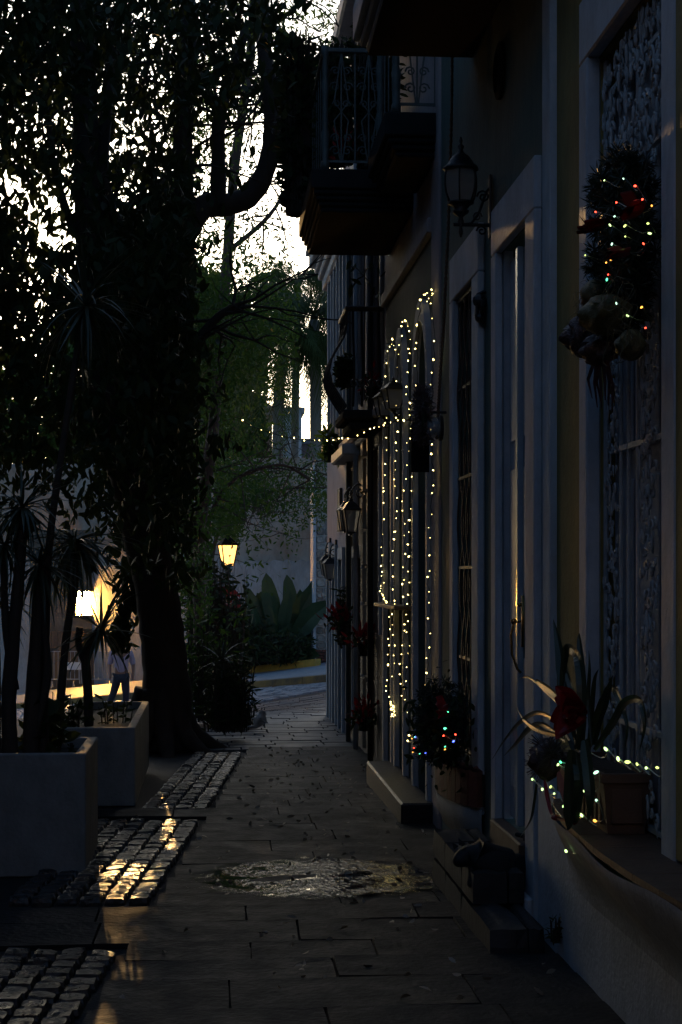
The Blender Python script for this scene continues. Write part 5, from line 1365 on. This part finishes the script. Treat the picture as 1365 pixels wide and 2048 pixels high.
BLADES = [([(1150,1500),(1135,1400),(1120,1300),(1107,1238)],.055,1.46),([(1160,1500),(1165,1400),(1158,1320),(1140,1296),(1130,1320),(1122,1400),(1118,1470)],.04,1.44),([(1165,1500),(1168,1380),(1160,1290),(1159,1266)],.03,1.5),
 ([(1150,1490),(1120,1400),(1080,1365),(1072,1362)],.035,1.42),([(1140,1480),(1110,1440),(1075,1425),(1040,1445),(1010,1480),(984,1520)],.02,1.4),([(1130,1480),(1090,1450),(1062,1455),(1030,1490),(1008,1512)],.025,1.42),
 ([(1120,1470),(1080,1460),(1050,1440),(1034,1415)],.025,1.4),([(1180,1500),(1185,1420),(1190,1360),(1198,1338)],.02,1.52),([(1180,1490),(1200,1430),(1215,1390),(1226,1350)],.045,1.54),([(1190,1500),(1230,1440),(1250,1405),(1280,1400),(1290,1450),(1280,1500)],.03,1.54),
 ([(1190,1490),(1210,1400),(1225,1375),(1240,1400),(1255,1450),(1250,1500)],.03,1.55),([(1150,1500),(1160,1560),(1150,1640),(1145,1600)],.04,1.4),([(1170,1480),(1178,1540),(1182,1600),(1176,1645)],.045,1.38),([(1145,1500),(1142,1580),(1140,1640),(1136,1660)],.05,1.38),
 ([(1075,1560),(1070,1600),(1062,1640),(1040,1675)],.012,1.42),([(1160,1480),(1130,1420),(1100,1390),(1060,1355),(1040,1358)],.014,1.45),([(1185,1490),(1178,1400),(1180,1340),(1178,1300)],.016,1.5),([(1165,1500),(1150,1400),(1128,1330),(1112,1300)],.03,1.47)]
for L_, w_, x_ in BLADES:
    b = MB(); blade(b, [F(px, py, x_) for px, py in L_], w_); b.build('leaf', M['leafy'], pt)
fc = F(1160, 1425, 1.42); r = random.Random(3); b = MB()
for k in range(18):
    a = k*2.4; e = r.uniform(-.2, .9); d = Vector((-.5 - .3*r.random(), cos(a)*1.0, sin(a)*.7 + .2)).normalized(); L = r.uniform(.09, .16)
    blade(b, [fc, fc + d*L*.5, fc + d*L + Vector((0,0,-.02))], .085)
b.build('red_flower', M['red'], pt)
fp = puff(F(1094, 1520, 1.42), .06, .07, .085, 8, M['bow'], 'dried_bow', pt, .35)
b = MB(); r = random.Random(6)
for (cx_, cy_) in ((1090,1495),(1085,1530),(1105,1510)):
    for _ in range(160):
        c = F(cx_, cy_, 1.42); d = Vector((r.gauss(0,1), r.gauss(0,1), r.gauss(0,1))).normalized(); b.tube([c + d*.03, c + d*r.uniform(.06, .085)], .0012, 3, caps=False)
b.build('dried_plume', M['bow'], pt)
b = MB(); blade(b, [F(px, py, 1.4) for px, py in ((1120,1540),(1140,1590),(1150,1630),(1148,1650))], .07); blade(b, [F(px, py, 1.39) for px, py in ((1090,1560),(1098,1600),(1108,1630),(1130,1640),(1138,1640))], .022); b.ball(F(1112, 1635, 1.39), .02, 8, 6, 1, 1.4, .6)
b.build('dark_leaf_spray', M['red'], pt)
MB().box(1.50, 1.514, 6.9, 7.2, 1.031, 1.032)
# ------------------------------------------------------------ small things on the walls
q = F(1004, 142, W); t = MB().lathe((0, 0, 0), [(.155, 0), (.155, .02), (.12, .03), (.11, .012), (.01, .012)], 28)
me = t.mesh('wall_plaque', M['black'], smooth=False); o = place('wall_plaque', me, None, (W - .003, q.y, q.z), (0, -pi/2, 0), (1.05, 1, 1)); tag(o, 'dark round plaque high on the green wall above the tall door', 'plaque')
q = F(973, 615, W); b = MB(); scroll(b, (W - .03, q.y, q.z), .07, .014, 1, 1.3, 14); b.ball((W - .04, q.y, q.z + .04), .045, 8, 6); b.ball((W - .035, q.y + .01, q.z - .06), .035, 8, 6); b.tube([(W-.01, q.y, q.z-.1),(W-.06, q.y, q.z-.05),(W-.05,q.y,q.z+.08),(W-.005,q.y,q.z+.1)], .014, 6)
tag(b.build('wall_ornament', M['iron']), 'small dark cast ornament on the wall between barred window and tall door', 'ornament')
q = F(884, 856, W - .08); b = MB(); t = empty('electric_meter', (W - .04, q.y, q.z), 'glass domed electric meter on the wall strip left of the barred window', 'electric meter')
place('meter_glass', MB().lathe((0,0,0), [(.075,0),(.078,.05),(.07,.10),(.03,.115),(.004,.118)], 16).mesh('meter_glass', M['mglass'], smooth=True), t, (W - .085, q.y, q.z), (0, -pi/2, 0))
place('meter_body', MB().lathe((0,0,0), [(.085,0),(.09,.02),(.05,.03),(.05,.07),(.01,.075)], 16).mesh('meter_body', M['iron']), t, (W - .076, q.y, q.z), (0, -pi/2, 0))
# rope hanging beside the pilaster
b = MB(); pth = [F(905, 85, 1.55), F(903, 250, 1.55), F(897, 450, 1.55), F(888, 640, 1.55), F(879, 780, 1.55), F(874, 880, 1.55)]; dense = []
for a, c in zip(pth[:-1], pth[1:]):
    for i in range(60): dense.append(a.lerp(c, i/60))
b2 = MB()
for s in (0, pi):
    b2.tube([p + Vector((.007*cos(i*.9 + s), .007*sin(i*.9 + s), 0)) for i, p in enumerate(dense)], .006, 5)
tag(b2.build('rope', M['brown']), 'long twisted rope hanging down beside the pale pilaster', 'rope')
# arched black sign
q0, q1 = F(823, 945, 1.47), F(859, 838, 1.47)
yy = F(841, 900, 1.47).y; xa, xb = tt(823)*yy, tt(859)*yy; za, zb_ = zz(944, 1.4, yy), zz(838, 1.4, yy)
xm, rr = (xa + xb)/2, (xb - xa)/2
t = empty('hanging_sign', (xm, yy, za), 'plain black arched board hanging out from the wall among the string lights', 'hanging sign')
MB().prism([(xa, za), (xb, za)] + [(xm + rr*cos(pi*i/12), zb_ - rr + rr*sin(pi*i/12)) for i in range(13)], 1, yy, yy + .03).build('board', M['black'], t)
b = MB(); b.tube([(xa, yy + .015, zb_ + .05), (W, yy + .015, zb_ + .05)], .01, 6); b.tube([(xm, yy+.015, zb_), (xm, yy+.015, zb_+.05)], .005, 5); scroll(b, (xm + .03, yy + .015, zb_ + .11), .05, .007, 1, 1.3, 12, 'xz'); b.build('bracket', M['iron'], t)
for (px, py, w_, h_, lab) in ((677, 1000, .22, .30, 'small worn plaque on the pink house, upper of two'), (679, 1042, .42, .26, 'wider dark plaque with a worn picture on the pink house, lower of two')):
    q = F(px, py, W - .03); tag(MB().bbox(W - .03, W + .008, q.y - w_, q.y + w_, q.z - h_/2, q.z + h_/2, .006).build('plaque', M['plaq']), lab, 'plaque')

# ------------------------------------------------------------ concrete planters
def cplanter(label, x0, x1, y0, y1, z0, z1, th=.07, rz=0):
    t = empty('concrete_planter', ((x0+x1)/2, (y0+y1)/2, z0), label, 'planter')
    b = MB(); b.bbox(x0, x1, y0, y0+th, z0, z1, .008).bbox(x0, x1, y1-th, y1, z0, z1, .008).bbox(x0, x0+th, y0+th+.001, y1-th-.001, z0, z1-.001, .006).bbox(x1-th, x1, y0+th+.001, y1-th-.001, z0, z1-.001, .006)
    b.build('planter_box', M['conc'], t); MB().box(x0+th, x1-th, y0+th, y1-th, z0+.1, z1-.07).build('soil', M['dirt'], t)
cplanter('rough grey concrete box planter nearest the camera at the left edge', -2.1, tt(172)*10.65, 10.65, 11.75, G(-1, 10.7)-.03, zz(1507, -.82, 10.65))
cplanter('long grey concrete box planter farther back, beside the big tree', tt(95)*14.25, tt(271)*14.25, 14.25, 17.2, G(-1, 14)-.03, zz(1455, -.68, 14.25))
# ------------------------------------------------------------ crowd barrier and gate
def kp2(px, py, Y): return P(px, py, Y)
by2 = 54.6; z0b = pl(-4.5, by2) + .16
bl, br_ = P(92, 1370, by2), P(232, 1370, by2); 
for i, (xa, xb) in enumerate(((bl.x, (bl.x+br_.x)/2 - .03), ((bl.x+br_.x)/2 + .03, br_.x))):
    t = empty('crowd_barrier', ((xa+xb)/2, by2, z0b), ('left' if i == 0 else 'right') + ' hand steel crowd barrier panel standing beyond the sunlit street', 'barrier')
    zb = zz(1368, xa, by2); zt_ = zz(1303, xa, by2)
    b = MB(); b.tube([(xa, by2, zb), (xa, by2, zt_), (xb, by2, zt_), (xb, by2, zb)], .02, 6); b.tube([(xa, by2, zb + .15), (xb, by2, zb + .15)], .015, 6); b.build('frame', M['steel'], t)
    b = MB(); 
    for x in np.arange(xa + .13, xb, .13): b.tube([(x, by2, zb + .15), (x, by2, zt_)], .009, 5)
    b.build('bars', M['steel'], t)
    b = MB()
    for x in (xa + .2, xb - .2): b.tube([(x, by2 - .3, z0b), (x, by2, zb + .08), (x, by2 + .3, z0b)], .015, 5)
    b.build('foot', M['steel'], t)
q = P(146, 1332, by2 - .05); tag(MB().box(q.x-.28, q.x+.28, q.y-.01, q.y, q.z-.12, q.z+.12).build('notice', M['signw']), 'small white notice fixed to the crowd barrier', 'notice')
# plank gate behind the barrier
b = empty('plank_gate', P(130, 1370, 56.7), 'brown wooden plank gate in the far wall behind the crowd barrier', 'gate')
xa = P(95, 1300, 57).x; xb = P(225, 1300, 57).x; k = 0
x = xa
while x < xb: 
    MB().box(x, x + .17, 56.7, 56.75, -2.4, zz(1262, x, 57)).build('plank', M['brown'], b); x += .19
# ------------------------------------------------------------ people and animals
def skinmesh(name, joints, edges, mat_, parent=None, org=(0,0,0), sub=2, root=0):
    me = bpy.data.meshes.new(name); me.from_pydata([tuple(Vector(j[0]) - Vector(org)) for j in joints], edges, []); me.materials.append(mat_)
    o = place(name, me, parent, org)
    m = o.modifiers.new('skin', 'SKIN'); m.use_smooth_shade = True
    for i, j in enumerate(joints):
        v = me.skin_vertices[0].data[i]; v.radius = (j[1], j[2] if len(j) > 2 else j[1]); v.use_root = (i == root)
    s = o.modifiers.new('sub', 'SUBSURF'); s.levels = sub; s.render_levels = sub
    return o
# walker at left: seen from behind, mid stride
wp = P(243, 1436, 35.4); gz = pl(wp.x, wp.y)
def w_(x, y, z): return (wp.x + x, wp.y + y, gz + z)
H = 1.66
pj = [(w_(0,0,.90), .14,.11), (w_(0,0,1.10), .125,.095), (w_(.0,0,1.32), .155,.10), (w_(0,0,1.42), .07,.06), (w_(0,-.01,1.49), .05,.05), (w_(0,-.02,1.58), .085,.095), (w_(0,-.02,1.67), .06,.07),
      (w_(-.07,0,.86), .085), (w_(-.17,.05,.50), .058), (w_(-.34,.06,.12), .038), (w_(-.44,.0,.05), .035), (w_(.08,0,.86), .085), (w_(.10,-.02,.48), .058), (w_(.07,.04,.09), .038), (w_(.00,-.02,.035), .035),
      (w_(-.19,0,1.36), .055), (w_(-.24,.02,1.10), .04), (w_(-.22,-.12,.90), .03), (w_(-.22,-.17,.83), .028), (w_(.19,0,1.36), .055), (w_(.25,.02,1.10), .04), (w_(.24,-.06,.87), .03), (w_(.24,-.09,.80), .028)]
pe = [(0,1),(1,2),(2,3),(3,4),(4,5),(5,6),(0,7),(7,8),(8,9),(9,10),(0,11),(11,12),(12,13),(13,14),(2,15),(15,16),(16,17),(17,18),(2,19),(19,20),(20,21),(21,22)]
person = empty('person', w_(0,0,0), 'person in a lilac shirt and dark trousers walking away past the big tree', 'person')
skinmesh('body', pj, pe, M['skin'], person)
gsh = lambda j, k: (j[0], j[1]*k + .012, (j[2] if len(j) > 2 else j[1])*k + .012)
skinmesh('shirt', [gsh(pj[i], 1.06) for i in (0,1,2)] + [gsh(pj[15], 1.1), gsh(pj[16], 1.15), gsh(pj[19], 1.1), gsh(pj[20], 1.15)], [(0,1),(1,2),(2,3),(3,4),(2,5),(5,6)], M['shirt'], person)
skinmesh('trousers', [gsh(pj[0], .98), gsh(pj[7], 1.08), gsh(pj[8], 1.12), gsh(pj[9], 1.15), gsh(pj[11], 1.08), gsh(pj[12], 1.12), gsh(pj[13], 1.15)], [(0,1),(1,2),(2,3),(0,4),(4,5),(5,6)], M['jean'], person)
hd = Vector(w_(0,-.02,1.62)); MB().ball((hd.x, hd.y - .015, hd.z + .03), .105, 12, 8, .95, 1.05, 1.05).build('hair', M['hair'], person, smooth=True)
for s in (-.40, .03): MB().ball(w_(s, .02, .05), .06, 8, 6, 2.0, .9, .7).build('shoe', M['black'], person, smooth=True)
# white and grey cat, sitting with its back to us
cy = 21.9; cc = P(523, 1456, cy); S = .215/.30
cg = cc.z
def c_(x, y, z): return (cc.x + x*S, cc.y + y*S, cg + z*S)
cj = [(c_(-.035,-.01,.085), .088,.09), (c_(-.01,.02,.17), .07,.07), (c_(.015,.05,.235), .045,.045), (c_(.03,.04,.285), .05,.048), (c_(.032,.075,.28), .03,.026),
      (c_(.045,.07,.12), .024), (c_(.055,.09,.02), .02), (c_(-.06,.06,.10), .03), (c_(-.03,.09,.02), .02),
      (c_(-.11,-.05,.03), .03), (c_(-.19,-.03,.02), .019), (c_(-.26,.03,.018), .015)]
ce = [(0,1),(1,2),(2,3),(3,4),(1,5),(5,6),(0,7),(7,8),(0,9),(9,10),(10,11)]
fur2 = mat('white_grey_fur2', (.75,.74,.72), .85, 0, 7, .4, 160, col2=(.25,.24,.23))
cat1 = skinmesh('cat', cj, ce, fur2, None, c_(0,0,0)); tag(cat1, 'white and grey cat sitting with its back to us at the alley edge', 'cat')
def ears(parent, tips, m):
    for (b0, b1, tip, bk) in tips:
        MB().poly([b0, b1, tip, bk], [(0,1,2),(1,3,2),(3,0,2),(0,3,1)]).build('ear', m, parent)
ears(cat1, [(c_(.0,.03,.318), c_(.03,.03,.335), c_(.004,.035,.372), c_(.015,.055,.32)), (c_(.04,.03,.335), c_(.07,.03,.318), c_(.068,.035,.37), c_(.055,.055,.32))], M['jean'])
# black cat on the stoop: body along x, head lowered at left
yk = 8.72; 
def k_(px, py, dy=0): return P(px, py, yk + dy)
kj = [(k_(985,1722), .095,.085), (k_(955,1712), .075,.08), (k_(932,1712,-.02), .055,.055), (k_(922,1718,-.04), .052,.050), (k_(910,1730,-.07), .026,.024),
      (k_(1012,1725,.03), .10,.09), (k_(1035,1735,.06), .07,.07), (k_(1055,1700,.12), .018), (k_(1050,1672,.18), .015), (k_(1030,1668,.2), .012),
      (k_(948,1750,-.06), .032), (k_(940,1775,-.10), .022), (k_(1000,1760,-.08), .05), (k_(985,1780,-.12), .024), (k_(1022,1765,-.02), .04)]
ke = [(0,1),(1,2),(2,3),(3,4),(0,5),(5,6),(6,7),(7,8),(8,9),(1,10),(10,11),(5,12),(12,13),(5,14)]
cat2 = skinmesh('cat', kj, ke, M['fur'], None, k_(985,1780)); tag(cat2, 'black cat crouching on the dark stone stoop below the tall door', 'cat')
ears(cat2, [(k_(908,1700,-.04), k_(918,1692,-.04), k_(905,1684,-.03), k_(914,1697,0)), (k_(918,1690,-.06), k_(932,1688,-.06), k_(917,1676,-.05), k_(926,1692,-.02))], M['fur'])
# ------------------------------------------------------------ puddle, litter
b = MB(); N = 72; pc = P(640, 1753, 10); r = random.Random(2)
cpx, cpy = 640, 1755; rim = []
for i in range(N):
    a = 2*pi*i/N; rx = 226*(1 + .03*sin(5*a+1) + .02*sin(11*a)); ry = 36*(1 + .05*sin(4*a))
    px_, py_ = cpx + rx*cos(a)*(abs(cos(a))**.25 if abs(cos(a))>.01 else 1), cpy + ry*sin(a)*(abs(sin(a))**.0)
    # intersect with the pavement plane just above the slabs
    Y = 9.0
    for _ in range(8): q = P(px_, py_, Y); z = G(q.x, Y) + .012; Y = Y * (CZ - z)/(CZ - q.z) if CZ - q.z > 0 else Y
    rim.append((tt(px_)*Y, Y, G(0, Y) + .0115))
cxx = sum(p[0] for p in rim)/N; cyy = sum(p[1] for p in rim)/N; b.v = [(cxx, cyy, G(0, cyy) + .0115)] + rim
b.f = [(0, i+1, (i+1) % N + 1) for i in range(N)]
PC = (cxx, cyy, 0); PR = ((max(p[0] for p in rim) - min(p[0] for p in rim))/2*1.3, (max(p[1] for p in rim) - min(p[1] for p in rim))/2*1.3, 1)
b.v = [(cxx, cyy, G(0, cyy) + .0110)] + [(cxx + (p[0]-cxx)*1.4, cyy + (p[1]-cyy)*1.4, G(0, cyy + (p[1]-cyy)*1.4) + .0110) for p in rim]
pm = bpy.data.materials.new('puddle_water'); pm.use_nodes = True; nt = pm.node_tree; nd = nt.nodes; B = nd['Principled BSDF']
B.inputs['Base Color'].default_value = (.012,.012,.012,1); B.inputs['Roughness'].default_value = .03; B.inputs['IOR'].default_value = 1.45
g = nd.new('ShaderNodeNewGeometry'); n1 = nd.new('ShaderNodeTexNoise'); n1.inputs['Scale'].default_value = 30; n1.inputs['Detail'].default_value = 3; mpp = nd.new('ShaderNodeMapping'); mpp.inputs['Scale'].default_value = (1, .45, 1); nt.links.new(g.outputs[0], mpp.inputs[0]); nt.links.new(mpp.outputs[0], n1.inputs[0])
n2 = nd.new('ShaderNodeTexNoise'); n2.inputs['Scale'].default_value = 5; nt.links.new(g.outputs[0], n2.inputs[0])
mr = nd.new('ShaderNodeMapRange'); mr.inputs[1].default_value = .38; mr.inputs[2].default_value = .62; mr.inputs[3].default_value = .05; mr.inputs[4].default_value = 1; nt.links.new(n2.outputs[0], mr.inputs[0])
vs = nd.new('ShaderNodeVectorMath'); vs.operation = 'SUBTRACT'; vs.inputs[1].default_value = PC; nt.links.new(g.outputs[0], vs.inputs[0])
vm = nd.new('ShaderNodeVectorMath'); vm.operation = 'MULTIPLY'; vm.inputs[1].default_value = (1/PR[0], 1/PR[1], 0); nt.links.new(vs.outputs[0], vm.inputs[0])
vl = nd.new('ShaderNodeVectorMath'); vl.operation = 'LENGTH'; nt.links.new(vm.outputs[0], vl.inputs[0])
n3 = nd.new('ShaderNodeTexNoise'); n3.inputs['Scale'].default_value = 7; n3.inputs['Detail'].default_value = 6; nt.links.new(g.outputs[0], n3.inputs[0])
ma = nd.new('ShaderNodeMath'); ma.operation = 'MULTIPLY_ADD'; ma.inputs[1].default_value = .55; nt.links.new(n3.outputs[0], ma.inputs[0]); nt.links.new(vl.outputs['Value'], ma.inputs[2])
mk = nd.new('ShaderNodeMapRange'); mk.inputs[1].default_value = 1.16; mk.inputs[2].default_value = .96; mk.inputs[3].default_value = 0; mk.inputs[4].default_value = 1; nt.links.new(ma.outputs[0], mk.inputs[0])
tb = nd.new('ShaderNodeBsdfTransparent'); mx_ = nd.new('ShaderNodeMixShader'); nt.links.new(mk.outputs[0], mx_.inputs[0]); nt.links.new(tb.outputs[0], mx_.inputs[1]); nt.links.new(B.outputs[0], mx_.inputs[2]); nt.links.new(mx_.outputs[0], nd['Material Output'].inputs[0])
bp_ = nd.new('ShaderNodeBump'); bp_.inputs['Distance'].default_value = .016; nt.links.new(n1.outputs[0], bp_.inputs['Height']); nt.links.new(mr.outputs[0], bp_.inputs['Strength']); nt.links.new(bp_.outputs[0], B.inputs['Normal'])
o = b.build('puddle', pm); tag(o, 'shallow lens shaped puddle shining on the dark flagstones', 'puddle', None, 'thing')
rs = np.random.RandomState(6); n = 300
Yl = rs.uniform(7, 19.5, n); Xl = np.clip(rs.normal(.8, .5, n), -.6, 1.5); V = np.stack([Xl, Yl, np.array([G(a, c) for a, c in zip(Xl, Yl)]) + .016], 1)
D = rs.normal(size=(n, 3)); D[:,2] *= .12
o = leaves('fallen_leaves', V, .055, .022, M['dead'], None, seed=6, dirs=D, fold=.25); tag(o, 'dry fallen leaves scattered over the flagstones', 'leaves', None, 'stuff')
# weeds at foot of the wall
sprout('small dry weed at the foot of the near white plinth', F(1112, 1885, 1.60), 6, .12, .05, .012, 77, 'weed', 'leafd', 'weed', .03)
